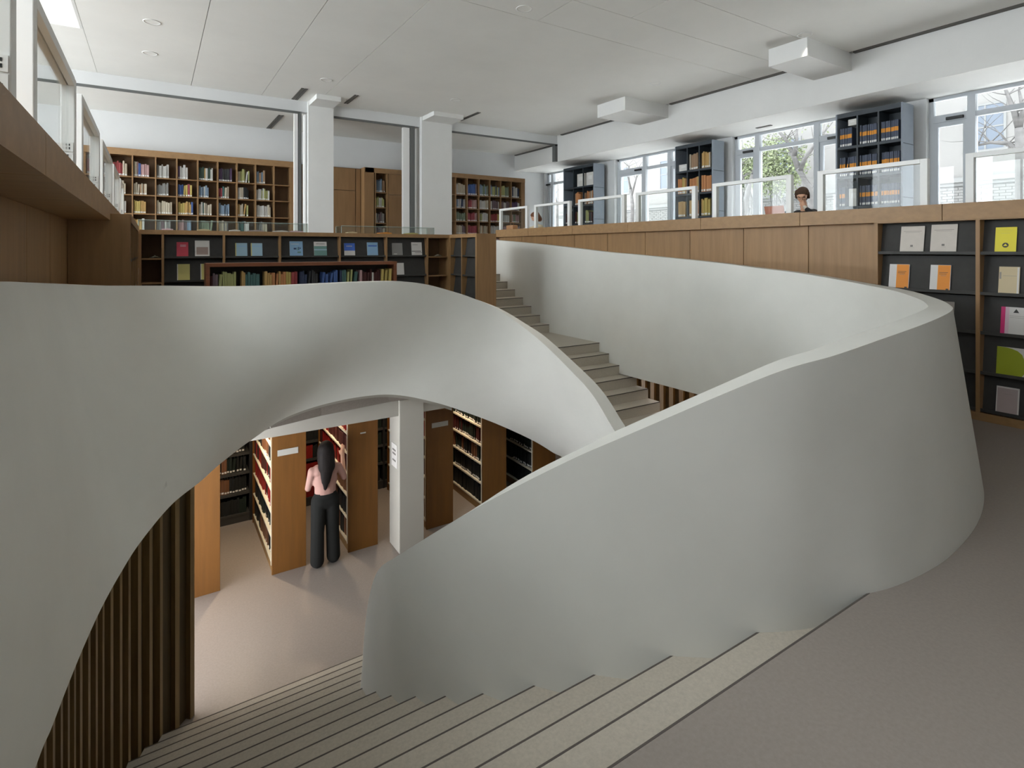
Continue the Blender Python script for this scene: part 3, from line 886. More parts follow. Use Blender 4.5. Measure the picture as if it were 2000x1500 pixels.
mag_back(460, 484, 1, C_SKY2, 'haze blue magazine showing just above the books of the red-brown case', [], .24)
mag_back(495, 518, 1, C_SKY, 'sky blue magazine showing just above the books of the red-brown case', [], .24)
mag_back(776, 790, 1, C_WHITE, 'white magazine standing just right of the red-brown case', [], .26)
# magazines on the left return, seen edge-on
for i, (yo, row, cv, lab) in enumerate([(7.75, 0, C_OCHRE, 'cream magazine edge-on, nearest on the left return, upper row'), (8.75, 0, C_LEMON, 'buff magazine edge-on, middle of the left return, upper row'),
                                       (9.75, 0, C_SKY2, 'blue-grey magazine edge-on, far end of the left return, upper row'), (8.1, 1, C_LEMON, 'yellow and blue magazine edge-on, nearest on the left return, second row'),
                                       (9.8, 1, C_ROSE, 'pale pink magazine edge-on, far end of the left return, second row')]):
    zs = [2.10] + ROWS_B[1:]
    magazine((-.21 - .058, yo, zs[row + 1] + .031), (0, 1), (-1, 0), .21, .29, cv, lab, [(0, 1, .6, .8, C_NAVY)] if i == 3 else [], zspan=zs[row] - zs[row + 1] - .036)
# folded papers on the open corner shelves
for k, (x, y, z, lab) in enumerate([(5.30, 11.28, 1.664, 'crumpled pale paper slip on the right open corner shelf'), (.02, 11.3, 1.664, 'small crumpled pale paper slip on the left open corner shelf')]):
    b = MB()
    n = 7
    vs = [(.16 * (i / (n - 1) - .5) + random.uniform(-.008, .008), .12 * (j / (n - 1) - .5) + random.uniform(-.008, .008), .004 + random.uniform(0, .055) * (1 - abs(i / 3 - 1)) ) for i in range(n) for j in range(n)]
    b.add(vs, [(i * n + j, (i + 1) * n + j, (i + 1) * n + j + 1, i * n + j + 1) for i in range(n - 1) for j in range(n - 1)])
    o = obj('paper_slip', b, cm('sage_paper', (170, 172, 150)))
    sm = o.modifiers.new('t', 'SOLIDIFY'); sm.thickness = .003
    o.location = (x, y, z)
    tag(o, lab, 'paper')

# ------------------------------------------------------------------ left desk
dl = thing('reading_desk', 'oak reading desk jutting out over the left wood panelling', 'desk', loc=(-.7, 4, UP))
ysl = [-1.2, .95, 3.1, 5.25, 7.325]
for a, b in zip(ysl, ysl[1:]):
    bx('fascia_board', -.41, -.39, a + .003, b - .003, 2.12, DESK_T, M_WOODX, dl)
    bx('desk_top', -1.30, -.41, a + .003, b - .003, DESK_T - .04, DESK_T - .001, M_WOODX, dl)
    bx('soffit_board', -.76, -.41, a + .003, b - .003, 2.12, 2.14, M_WOODX, dl)
bx('desk_top', -1.30, -.39, 7.329, 11.0, 2.195, DESK_T, M_WOODX, dl)
for y in (-1.1, 3.1, 7.2, 10.9):
    bx('desk_leg', -1.26, -1.18, y, y + .06, UP, DESK_T - .04, M_WOOD, dl)
local(dl)
pw = struct(bx('wall_left_panelled', -.80, -.775, -6, 11.66, -.2, 2.19, M_CELL))
for a, b in zip((-1.4, .75, 2.9, 5.15, 6.2), (.75, 2.9, 5.15, 6.2, 7.36)):
    bx('panel', -.775, -.752, a + .004, b - .004, 0, 2.118, M_WOOD, pw)

def divider(name, x, y0, y1, label, group, sockets=False, side=1, zb=DESK_T, zt=2.845, w=.085):
    t = thing(name, label, 'desk divider', group, loc=(x, (y0 + y1) / 2, zb))
    cy, h = (y0 + y1) / 2, zt - zb
    d = .034
    bx('post', -d, d, y0 - cy, y0 - cy + w, 0, h, M_POST, t, .004)
    p2 = bx('post', -d, d, y1 - cy - w, y1 - cy, 0, h, M_POST, t, .004)
    bx('top_rail', -d, d, y0 - cy + w, y1 - cy - w, h - .05, h, M_POST, t)
    bx('glass_pane', -.004, .004, y0 - cy + w, y1 - cy - w, 0, h - .05, M_GLASSD, t)
    if sockets:
        yf = y1 - cy - w
        for z in (.022, .085):
            s_ = bx('socket', -.027, .027, yf - .008, yf, z, z + .056, M_WHITE, p2)
            if z > .05:
                hs = [(-.010, .012, .006, .014), (.006, .012, .006, .014), (-.010, .034, .006, .012), (.006, .034, .006, .012)]
            else:
                hs = [(-.003, .034, .008, .011), (-.012, .012, .008, .011), (.006, .012, .008, .011)]
            hm = MB()
            for hx, hz, hw, hh in hs:
                hm.box(hx, hx + hw, yf - .0095, yf - .0078, z + hz, z + hz + hh)
            obj('socket_holes', hm, M_BLACK, p2)
    return t
NTH = ['first', 'second', 'third', 'fourth', 'fifth', 'sixth', 'seventh']
for i, (a, b) in enumerate([(1.10, 2.57), (2.90, 4.36), (4.69, 6.17), (6.50, 7.95), (8.28, 9.6), (9.9, 10.95)]):
    divider('desk_divider', -.436, a, b, 'white framed glass divider with sockets, %s from the near end of left desk' % NTH[i], 'dividers on the left desk', True)
for i, (a, b) in enumerate([(1.14, 2.42), (2.77, 4.02), (4.38, 5.67), (5.995, 7.33), (7.62, 8.97), (9.25, 10.56), (10.84, 12.1)]):
    divider('desk_divider', 7.43, a, b, 'white framed glass divider, %s from the right on the window-side desk' % NTH[i], 'dividers on the window-side desk', w=.075)

# glass display cases lying on the long low bookcase
def glass_case(x0, x1, y0, y1, z0, h, label):
    t = thing('display_case', label, 'display case', loc=((x0 + x1) / 2, (y0 + y1) / 2, z0))
    a, b = (x1 - x0) / 2, (y1 - y0) / 2
    bx('glass_front', -a, a, -b, -b + .008, 0, h, M_CASE, t)
    bx('glass_back', -a, a, b - .008, b, 0, h, M_CASE, t)
    bx('glass_end', -a, -a + .008, -b + .008, b - .008, 0, h, M_CASE, t)
    bx('glass_end', a - .008, a, -b + .008, b - .008, 0, h, M_CASE, t)
    bx('glass_lid', -a, a, -b, b, h, h + .008, M_CASE, t)
    e = MB()
    for sy in (-b - .002, b - .006):
        e.box(-a, a, sy, sy + .008, h + .008, h + .015)
        for sx in (-a - .002, a - .006):
            e.box(sx, sx + .008, sy, sy + .008, 0, h)
    obj('polished_edges', e, M_GLEDGE, t)
glass_case(-.22, 2.50, 11.16, 11.56, 2.1405, .155, 'long low glass display case left of the left column')
glass_case(3.14, 5.16, 11.16, 11.56, 2.1405, .135, 'shorter glass display case between the two columns')
for k in range(9):
    x = [.2, .75, 1.25, 1.6, 2.05, 2.3, 3.4, 4.1, 4.7][k]
    c = [C_PALE, C_OCHRE, C_WHITE, C_ROSE, C_WHITE, C_PALE, C_OCHRE, C_ORANGE, C_LEMON][k]
    w = random.uniform(.16, .3)
    t = thing('exhibit_booklet', ['pale booklet lying open near the left end of the long glass case', 'parchment booklet lying in the long glass case', 'white booklet lying mid-way in the long glass case', 'rose-grey booklet lying in the long glass case',
                                  'white leaflet lying right of the rose-grey booklet in its case', 'pale leaflet lying at the right end of the long glass case', 'parchment booklet lying at the left end of the shorter glass case',
                                  'orange-brown booklet lying mid-way in the shorter glass case', 'lemon booklet lying at the right end of the shorter glass case'][k], 'booklet', loc=(x, 11.36, 2.141))
    for sx in (-1, 1):
        obj('page_block', MB().hexa([(0, -.1, 0), (sx * w / 2, -.1, 0), (sx * w / 2, .1, 0), (0, .1, 0), (0, -.1, .035), (sx * w / 2, -.1, .022), (sx * w / 2, .1, .022), (0, .1, .035)] if sx > 0 else
                                   [(sx * w / 2, -.1, 0), (0, -.1, 0), (0, .1, 0), (sx * w / 2, .1, 0), (sx * w / 2, -.1, .022), (0, -.1, .035), (0, .1, .035), (sx * w / 2, .1, .022)]), c, t)

# ------------------------------------------------------------------ small red-brown bookcase full of books
t = thing('small_bookcase', 'small red-brown bookcase packed with coloured books behind the arched balustrade', 'bookcase', loc=(2.0, 8.8, 0))
X0, X1 = .61, 3.39
bx('side_panel', X0, X0 + .05, 8.8, 9.12, 0, 1.565, M_RED, t)
bx('side_panel', X1 - .05, X1, 8.8, 9.12, 0, 1.565, M_RED, t)
bx('top_board', X0, X1, 8.79, 9.12, 1.565, 1.615, M_RED, t)
bx('back_panel', X0 + .05, X1 - .05, 9.10, 9.12, .06, 1.565, M_CHARCOAL, t)
for z in (.08, .62, 1.125):
    bx('shelf_board', X0 + .05, X1 - .05, 8.80, 9.10, z, z + .025, M_RED, t)
local(t)
seg = [(.66, 1.06, ['purple', 'maroon', 'lime', 'mauve', 'yellow'], 'purple-lime run, left end of small red-brown case'),
       (1.06, 1.36, ['sage green', 'teal', 'white', 'gold'], 'green run, small red-brown case'),
       (1.36, 1.86, ['gold', 'gold', 'orange', 'yellow', 'red', 'cream'], 'gold run, small red-brown case'),
       (1.86, 2.16, ['pale blue', 'white', 'charcoal', 'navy blue'], 'pale blue run, small red-brown case'),
       (2.16, 2.46, ['navy blue', 'cream', 'bright blue', 'tan'], 'blue and tan run, small red-brown case'),
       (2.46, 2.78, ['lime', 'yellow', 'teal', 'navy blue'], 'teal and lime run, small red-brown case'),
       (2.78, 3.335, ['mauve', 'white', 'yellow', 'pink', 'maroon', 'mauve'], 'mauve run, right end of small red-brown case')]
for a, b, cs, w_ in seg:
    fill('shelf_book', (a, 8.82, 1.151), (1, 0), (0, 1), b - a, .39, cs, w_, .28, (.022, .05), (.70, .88), 1.0, .10 if a < 1.8 else .28)

# ------------------------------------------------------------------ rear wall shelving
def wall_shelf(label, x0, x1, y, divs, shelves, ztop, side0=None, depth=.36):
    t = thing('wall_bookshelf', label, 'bookshelf', loc=((x0 + x1) / 2, y, UP))
    bx('cornice', x0, x1, y - .01, y + depth, shelves[0], ztop, M_WOODH, t)
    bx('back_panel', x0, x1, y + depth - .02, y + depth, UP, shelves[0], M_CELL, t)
    bx('side_panel', x0, divs[0] - .014, y, y + depth - .02, UP, shelves[0], M_WOODB, t)
    bx('side_panel', divs[-1] + .014, x1, y, y + depth - .02, UP, shelves[0], M_WOODB, t)
    for d in divs:
        bx('upright', d - .014, d + .014, y, y + depth - .02, UP, shelves[0], M_WOODB, t)
    for a, b in zip(divs, divs[1:]):
        for z in shelves[1:]:
            bx('shelf_board', a + .014, b - .014, y + .006, y + depth - .02, z - .024, z, M_WOODB, t)
    local(t)
    return t
DV = [-1.305, -.863, -.421, .041, .479, .928, 1.369, 1.808, 2.25, 2.70, 3.12]
SH = [4.037, 3.547, 3.119, 2.673, 2.227, 1.80, 1.46]
wall_shelf('oak wall bookshelf with half empty bays behind the left column', -1.40, 3.30, 15.9, DV, SH, 4.19)
WARM = ['cream', 'white', 'tan', 'red', 'cream', 'grey']
pal = [[['orange', 'cream', 'red']] * 4, [['cream', 'red', 'white']] * 4,
       [['cream', 'pink', 'bright blue'], ['cream', 'white', 'tan'], ['yellow', 'navy blue', 'gold'], ['gold', 'cream', 'white']],
       [['white', 'grey', 'cream'], ['white', 'grey', 'pink'], ['cream', 'white', 'mauve'], ['mauve', 'white', 'grey']],
       [['purple', 'white', 'yellow'], ['yellow', 'bright blue', 'crimson'], ['bright blue', 'yellow', 'gold'], ['mauve', 'pale blue', 'pink']],
       [['dark green', 'white', 'gold'], ['white', 'navy blue', 'pale blue'], ['cream', 'teal', 'white'], ['white', 'sage green']],
       [['charcoal', 'dark green', 'purple'], ['cream', 'teal', 'crimson'], ['pale blue', 'bright blue', 'white'], ['cream', 'grey']],
       [['cream', 'lime', 'white'], ['white', 'black', 'cream'], ['cream', 'gold', 'lime'], ['teal', 'white']],
       [['pale blue', 'navy blue', 'tan'], ['lime', 'white', 'grey'], ['tan', 'white', 'cream'], ['lime', 'cream', 'grey']]]
for i, col in enumerate(pal):
    for k in range(4):
        a, b = DV[i], DV[i + 1]
        fill('wall_shelf_book', (a + .016, 15.92, SH[k + 1] + .001), (1, 0), (0, 1), b - a - .032, SH[k] - SH[k + 1], col[k], '%s bay, %s shelf, half empty wall bookshelf' % (ORD[i], ORD[k]), .34,
             (.024, .05), (.58, .74), random.uniform(.58, .86) if i > 1 else .8, .08)
# panelled cupboards between the two bookshelves
wc = struct(bx('trim_11', 3.30, 5.12, 16.18, 16.3, UP, 4.19, M_CELL))
for x0, x1, z0, z1 in ((3.32, 4.19, UP, 3.52), (4.2, 4.95, UP, 3.52), (3.32, 4.19, 3.54, 4.17), (4.2, 4.95, 3.54, 4.17), (4.97, 5.1, UP, 4.17)):
    bx('panel', x0, x1, 16.15, 16.18, z0, z1, M_WOODB, wc)
t = thing('tall_cupboard', 'oak tall cupboard with one narrow open book bay between the columns', 'cupboard', loc=(6.2, 15.9, UP))
bx('side_panel', 5.12, 5.41, 15.85, 15.88, UP, 4.2, M_WOODB, t)
bx('side_panel', 5.12, 5.15, 15.88, 16.29, UP, 4.2, M_WOODB, t)
bx('cornice', 5.15, 7.40, 15.85, 16.29, 4.06, 4.2, M_WOODH, t)
bx('upright', 5.44, 5.47, 15.86, 16.25, UP, 4.06, M_WOODB, t)
bx('upright', 5.81, 5.84, 15.86, 16.25, UP, 4.06, M_WOODB, t)
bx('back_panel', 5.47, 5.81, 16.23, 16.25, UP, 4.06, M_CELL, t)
for x0, x1, z0, z1 in ((5.85, 6.62, UP, 3.44), (6.63, 7.40, UP, 3.44), (5.85, 6.62, 3.45, 4.055), (6.63, 7.40, 3.45, 4.055)):
    bx('door', x0, x1, 15.855, 15.88, z0, z1, M_WOODB, t)
NS = [4.06, 3.50, 3.06, 2.60, 2.14, 1.70]
for z in NS[1:]:
    bx('shelf_board', 5.47, 5.81, 15.87, 16.23, z - .024, z, M_WOODB, t)
local(t)
for k, cs in enumerate([['pale blue', 'tan', 'black', 'cream'], ['white', 'lime', 'sage green'], ['white', 'grey', 'mauve'], ['cream', 'mauve'], ['cream']]):
    fill('wall_shelf_book', (5.475, 15.9, NS[k + 1] + .001), (1, 0), (0, 1), .33, NS[k] - NS[k + 1], cs, 'on the %s shelf of the narrow open cupboard bay' % ORD[k], .33, (.024, .045), (.55, .72), .95, .05)

DR = [7.04, 7.445, 7.85, 8.252, 8.674, 9.078, 9.483, 9.888, 10.293]
SR = [4.046, 3.527, 3.105, 2.708, 2.30, 1.90, 1.46]
wall_shelf('oak wall bookshelf full of books right of the right column', 6.98, 10.42, 15.4, DR, SR, 4.18)
pr = {2: [['pale blue', 'cream', 'white'], ['white', 'pale blue', 'navy blue'], ['sage green', 'dark green', 'cream'], ['mauve', 'white', 'cream']],
      3: [['bright blue', 'pale blue', 'mauve'], ['crimson', 'pink', 'crimson'], ['crimson', 'crimson', 'pink'], ['crimson', 'crimson']],
      4: [['grey', 'sage green', 'pale blue'], ['cream', 'white', 'cream'], ['white', 'lime', 'charcoal'], ['cream', 'white', 'tan']],
      5: [['pale blue', 'navy blue', 'lime'], ['grey', 'white', 'mauve'], ['maroon', 'yellow', 'red'], ['navy blue', 'pale blue', 'white']],
      6: [['lime', 'sage green', 'white'], ['mauve', 'white', 'sage green'], ['white', 'mauve', 'grey'], ['brown', 'cream', 'pink']],
      7: [['white', 'lime', 'navy blue'], ['purple', 'cream', 'white'], ['white', 'sage green', 'pink'], ['pink', 'white', 'cream']]}
for i, col in pr.items():
    for k in range(4):
        a, b = DR[i], DR[i + 1]
        fill('full_shelf_book', (a + .016, 15.42, SR[k + 1] + .001), (1, 0), (0, 1), b - a - .032, SR[k] - SR[k + 1], col[k], '%s bay, %s shelf, full wall bookshelf' % (ORD[i], ORD[k]), .34,
             (.03, .05), (.58, .72), .98, .03)
for k in (4, 5):
    fill('full_shelf_book', (9.078 + .016, 15.42, SR[k + 1] + .001), (1, 0), (0, 1), .37, min(.44, SR[k] - SR[k + 1]), [['crimson', 'white', 'pink'], ['white', 'grey']][k - 4], 'low %s row of sixth bay over the far stair top' % ['upper', 'lower'][k - 4], .34, (.03, .05), (.58, .72), .98, .03)
    fill('full_shelf_book', (8.674 + .016, 15.42, SR[k + 1] + .001), (1, 0), (0, 1), .37, min(.44, SR[k] - SR[k + 1]), [['crimson', 'pink', 'white'], ['white', 'cream']][k - 4], 'low %s row of fifth bay over the far stair top' % ['upper', 'lower'][k - 4], .34, (.03, .05), (.58, .72), .98, .03)

# ------------------------------------------------------------------ slate bookcases between the windows
def pier_case(y0, y1, label, rows, cols):
    """face looks to -X; columns run from the far side (left in view) to the near side."""
    t = thing('pier_bookcase', label, 'bookcase', loc=(11.25, (y0 + y1) / 2, UP))
    xf, xb, zt = 11.25, 11.68, 4.45
    bx('side_panel', xf, xb, y0, y0 + .03, UP, zt, M_SLATEL, t, .004)
    bx('side_panel', xf, xb, y1 - .03, y1, UP, zt, M_SLATEL, t, .004)
    bx('top_board', xf, xb, y0 + .03, y1 - .03, zt - .09, zt, M_SLATE, t)
    bx('back_panel', xb - .03, xb, y0 + .03, y1 - .03, UP, zt - .09, M_SLATE, t)
    cw = (y1 - y0 - .06) / cols
    for c in range(1, cols):
        bx('upright', xf, xb - .03, y0 + .03 + cw * c - .014, y0 + .03 + cw * c + .014, UP, zt - .09, M_SLATE, t)
    for z in rows[1:]:
        bx('shelf_board', xf + .005, xb - .03, y0 + .03, y1 - .03, z - .05, z, M_SLATE, t)
    for z in (3.72, 2.75):
        bx('side_joint', xf + .02, xb - .02, y0 - .004, y0 + .001, z - .006, z + .006, M_SLATE, t)
    local(t)
    return cw
ROWP = [4.36, 3.80, 3.22, 2.64, 2.06, 1.5]
def pier_fill(y1, cw, rows, c, k, cs, where, **kw):
    yl = y1 - .03 - cw * c - .016
    return fill('pier_shelf_book', (11.27, yl, rows[k + 1] + .001), (0, -1), (1, 0), cw - .034, rows[k] - rows[k + 1] - .05, cs, where, .38, **kw)
NAMEP = {1: 'slate bookcase nearest the right edge of the view', 2: 'slate bookcase with amber files', 3: 'farthest slate bookcase'}
cw = pier_case(4.59, 5.755, 'slate blue bookcase with orange-banded volumes between the two nearest windows', ROWP, 3)
for c in range(3):
    for k in range(5):
        pier_fill(5.755, cw, ROWP, c, k, ['banded'], '%s column, %s shelf, nearest slate bookcase' % (ORD[c], ORD[k]), wr=(.026, .036), hr=(.705, .72), fillr=.72 if (c == 0 and k in (0,)) else .45 if (c == 0 and k == 2) else .96, lean_p=.04)
cw = pier_case(8.61, 9.763, 'slate blue bookcase with yellow and amber files between the windows', ROWP, 3)
for c in range(3):
    for k in range(5):
        if c == 0 and k == 0: continue
        pier_fill(9.763, cw, ROWP, c, k, [['gold', 'tan', 'cream'], ['yellow', 'gold', 'orange'], ['yellow', 'gold', 'orange'], ['yellow', 'yellow', 'gold'], ['yellow', 'gold']][k], '%s column, %s shelf, slate bookcase with files' % (ORD[c], ORD[k]), wr=(.034, .07), hr=(.68, .82), fillr=.94, lean_p=.02)
cw = pier_case(12.89, 14.39, 'farthest slate blue bookcase, half empty, beside the far window', ROWP, 3)
for c in range(3):
    for k in range(5):
        if c == 0 and k in (0, 1): continue
        if k == 0: continue
        pier_fill(14.39, cw, ROWP, c, k, [['white'], ['tan', 'maroon', 'white', 'orange'], ['lime', 'maroon', 'charcoal'], ['charcoal', 'black', 'lime'], ['yellow', 'charcoal']][k], '%s column, %s shelf, farthest slate bookcase' % (ORD[c], ORD[k]), wr=(.035, .06), hr=(.6, .8), fillr=[.75, .7, .9][c], lean_p=.05)
def file_box(x, y, z, w, d, h, c, label):
    t = thing('file_box', label, 'box', loc=(x, y, z))
    bx('case', 0, d, -w / 2, w / 2, 0, h, c, t, .004)
    bx('label_card', -.003, 0, -w * .25, w * .25, h * .45, h * .75, M_LABEL, t)
M_BOXW = mat('white_box_card', (.66, .65, .62), .6)
file_box(11.29, 13.55, ROWP[1] + .001, .36, .30, .40, M_BOXW, 'white file box, left of two on top shelf of the farthest slate bookcase')
file_box(11.29, 13.10, ROWP[1] + .001, .36, .30, .40, M_BOXW, 'white file box, right of two on top shelf of the farthest slate bookcase')
file_box(11.29, 9.52, ROWP[1] + .001, .28, .2, .17, M_BOXW, 'small white card box in the top left bay of the amber file bookcase')
file_box(11.29, 5.46, ROWP[1] + .398, .16, .2, .12, M_BOXW, 'small white card resting over the top left volumes of the nearest slate bookcase')
file_box(11.29, 5.44, ROWP[3] + .001, .17, .25, .34, M_BOXW, 'upright white file with printed spine in the nearest slate bookcase')

# ------------------------------------------------------------------ lower level: column, stacks, dark rear shelving
c = thing('column', 'square white column at the lower level in front of the amber-lit book stacks', 'column', loc=(2.93, 7.22, LOW))
obj('shaft', MB().box(2.744 - 2.93, 3.10 - 2.93, 7.03 - 7.22, 7.40 - 7.22, 0, -.2 - LOW), M_WHITE_SHADED, c, bevel=.01)
o = bx('notice_sheet', 2.736, 2.743, 7.10, 7.30, -1.13, -.82, C_WHITE)
for z in (-.90, -.95, -1.04):
    bx('print', 2.7345, 2.736, 7.14, 7.26, z - .012, z + .012, C_MID, o)
tag(o, 'small white notice sheet on the side of the lower column', 'notice')

def book_block(name, runs, mats, parent):
    """many thin books as one joined part: runs = (origin, along, inward, length, height, depth)."""
    b = MB()
    for (ox, oy, oz), al, iw, ln, zh, dp, mis in runs:
        A, D = Vector((al[0], al[1], 0)), Vector((iw[0], iw[1], 0))
        t = 0.004
        mi = random.choice(mis)
        while True:
            w = random.uniform(.028, .05)
            if t + w > ln - .004: break
            if random.random() < .12: mi = random.choice(mis)
            h = zh * random.uniform(.72, .88)
            s0 = random.uniform(.015, .035)
            p0 = Vector((ox, oy, oz)) + A * t
            q = []
            for zz in (0, h):
                for a_, d_ in ((0, s0), (w, s0), (w, dp), (0, dp)):
                    q.append(tuple(p0 + A * a_ + D * d_ + Vector((0, 0, zz))))
            b.hexa(q, mi)
            t += w + .0015
    return stuff(obj(name, b, mats, parent))
M_BK = [mat('cover_' + n.replace(' ', '_'), tuple(v * .92 for v in lin(BC[n])), .6) for n in ('black', 'bottle green', 'maroon', 'scarlet', 'brown')]
SROW = SROW_ALL = [-.28, -.665, -.93, -1.215, -1.50, -1.80, -2.11]
def stack(i, x0, x1, label, face_mis, y0=7.43, y1=9.05, plaque=None, solo=None, top=-.25):
    SROW = [z for z in SROW_ALL if z < top - .02]
    SROW = [top - .03] + [z for z in SROW if z < top - .2]
    t = thing('book_stack', label, 'bookshelf', 'amber oak book stacks' if False else None, loc=((x0 + x1) / 2, y0, LOW))
    bx('end_panel', x0, x1, y0, y0 + .03, LOW, top, M_STACK, t, .003)
    bx('end_panel', x0, x1, y1 - .03, y1, LOW, top, M_STACK, t)
    xm = (x0 + x1) / 2
    bx('divider_panel', xm - .01, xm + .01, y0 + .03, y1 - .03, LOW + .09, top - .03, M_STACKB, t)
    bx('plinth', x0 + .012, x1 - .012, y0 + .03, y1 - .03, LOW, LOW + .11, M_STACKB, t)
    for z in SROW[1:]:
        for a, b in ((x0 + .006, xm - .01), (xm + .01, x1 - .006)):
            bx('shelf_board', a, b, y0 + .03, y1 - .03, z - .022, z, M_STEEL, t)
    bx('top_board', x0, x1, y0 + .03, y1 - .03, top - .03, top, M_STACK, t)
    bx('upright_edge', x0 - .006, x0, y0 + .03, y0 + .05, LOW + .11, top - .03, M_STEEL, t)
    if plaque:
        xa, xb, za, zb = plaque
        bx('plaque', xa, xb, y0 - .006, y0, za, zb, M_PLAQUE, t)
    local(t)
    runs = []
    for k in range(len(SROW) - 1):
        zb = SROW[k + 1] + .001
        zh = SROW[k] - SROW[k + 1] - .022
        mis = face_mis[min(k, len(face_mis) - 1)]
        ya, yb = y0 + .035, y1 - .035
        # visible -X face; seen from the left the run goes from far to near
        if solo and k in solo:
            ys = solo[k]
            nm = ['black', 'bottle green', 'maroon', 'scarlet', 'brown']
            fill('lower_shelf_book', (x0 + .008, ys, zb), (0, -1), (1, 0), ys - ya, min(zh, .30), [nm[m] for m in mis], '%s shelf, %s book stack' % (ORD[k], label.split(', ')[1]), (x1 - x0) / 2 - .0 + .03, (.028, .048), (.74, .92), 1.0, .03)
            runs.append(((x0 + .006, yb, zb), (0, -1), (1, 0), yb - ys - .004, zh, .15, mis))
        else:
            runs.append(((x0 + .006, yb, zb), (0, -1), (1, 0), yb - ya, zh, .15, mis))
        runs.append(((x1 - .006, ya, zb), (0, 1), (-1, 0), yb - ya, zh, .15, mis))
    bk = book_block('packed_books', runs, M_BK, t)
    bk.location = -t.location
    return t
stack(1, .20, .664, 'amber-lit oak stack end, first, right beside the slatted stair wall', [[0, 1, 4]])
stack(2, 1.235, 1.644, 'amber-lit oak stack with grey plaque, second, left of the standing woman', [[0, 4], [0, 1, 4], [1, 3, 2], [2, 3, 0], [0, 1], [4, 0]], plaque=(1.30, 1.545, -.775, -.70), solo={1: 8.15, 2: 8.25, 3: 8.25, 4: 8.2, 5: 8.1})
stack(3, 2.182, 2.59, 'amber-lit oak stack, third, right of the standing woman and left of the column', [[3], [3, 3, 2], [3, 2], [4, 2], [4, 0]], plaque=(2.345, 2.42, -.68, -.665))
stack(4, 3.313, 3.741, 'amber-lit oak stack with grey plaque, fourth, just right of the lower column', [[3], [3], [3, 2], [4, 2], [4]], plaque=(3.395, 3.655, -.785, -.715))
stack(5, 4.248, 4.675, 'amber-lit oak stack, fifth, with packed dark volumes on its side', [[4, 0], [1, 1, 0], [1, 1, 1, 2], [1, 0, 4], [0, 0, 1]], solo={0: 8.45, 1: 8.45, 2: 8.45, 3: 8.45, 4: 8.45})
stack(6, 5.196, 5.645, 'amber-lit oak stack, sixth, cut off by the arch end', [[0, 1], [0, 1], [1, 0], [0, 1, 4]], solo={0: 8.2, 1: 8.2, 2: 8.1}, top=-.78)
t = thing('dark_bookshelf', 'dark green-black wall shelving of old volumes behind the amber-lit stacks', 'bookshelf', loc=(3, 9.13, LOW))
DB = [.1, 1.225, 2.25, 3.29, 4.3, 5.3, 6.3, 7.2]
for x in DB:
    bx('upright', x - .02, x + .02, 9.13, 9.5, LOW, -.25, M_BLACK if x > .5 else M_CHARCOAL, t)
bx('back_panel', DB[0], DB[-1], 9.48, 9.5, LOW, -.25, M_CHARCOAL, t)
for a, b in zip(DB, DB[1:]):
    bx('plinth', a + .02, b - .02, 9.14, 9.48, LOW, LOW + .12, M_CHARCOAL, t)
    for z in SROW[1:]:
        bx('shelf_board', a + .02, b - .02, 9.135, 9.48, z - .035, z, M_CHARCOAL, t)
local(t)
runs = []
for j, (a, b) in enumerate(zip(DB, DB[1:])):
    for k in range(6):
        if j == 0 and k in (2, 3, 4):
            fill('lower_shelf_book', (.75, 9.14, SROW[k + 1] + .001), (1, 0), (0, 1), .44, .265, ['black', 'bottle green', 'black', 'brown'], '%s shelf, dark wall shelving, left aisle' % ORD[k], .3, (.03, .045), (.76, .9), 1.0, .05)
            b2 = .73
        else:
            b2 = b - .02
        runs.append(((a + .02, 9.135, SROW[k + 1] + .001), (1, 0), (0, 1), b2 - a - .02, SROW[k] - SROW[k + 1] - .036, .25, [0, 1] if j != 1 else [3, 0]))
bk = book_block('packed_books', runs, M_BK, t)
bk.location = -t.location
# lamps of the lower level
for k, (x, y) in enumerate([(.95, 8.0), (1.95, 8.2), (2.95, 8.3), (4.0, 8.0), (4.95, 8.0), (5.9, 7.9), (.4, 8.3)]):
    z = -.205 if y > 7.4 else -.415
    t = thing('ceiling_spot', 'small recessed ceiling spot above the %s aisle of the lower stacks' % ['second', 'third', 'fourth', 'fifth', 'sixth', 'seventh', 'first'][k], 'ceiling light', 'spots above the lower book stacks', loc=(x, y, z))
    obj('trim_ring', MB().lathe([(.06, 0), (.06, -.006), (.045, -.006), (.042, 0), (0, 0)], (0, 0, 0), 16), M_POST, t, True)
    area('lamp', (0, 0, -.012), .08, .08, (0, 0, 0), STACK_LAMP_POWER * (1.8 if k == 0 else 1.0), (1, .80, .56), shape='DISK', parent=t, spread=math.radians(150))

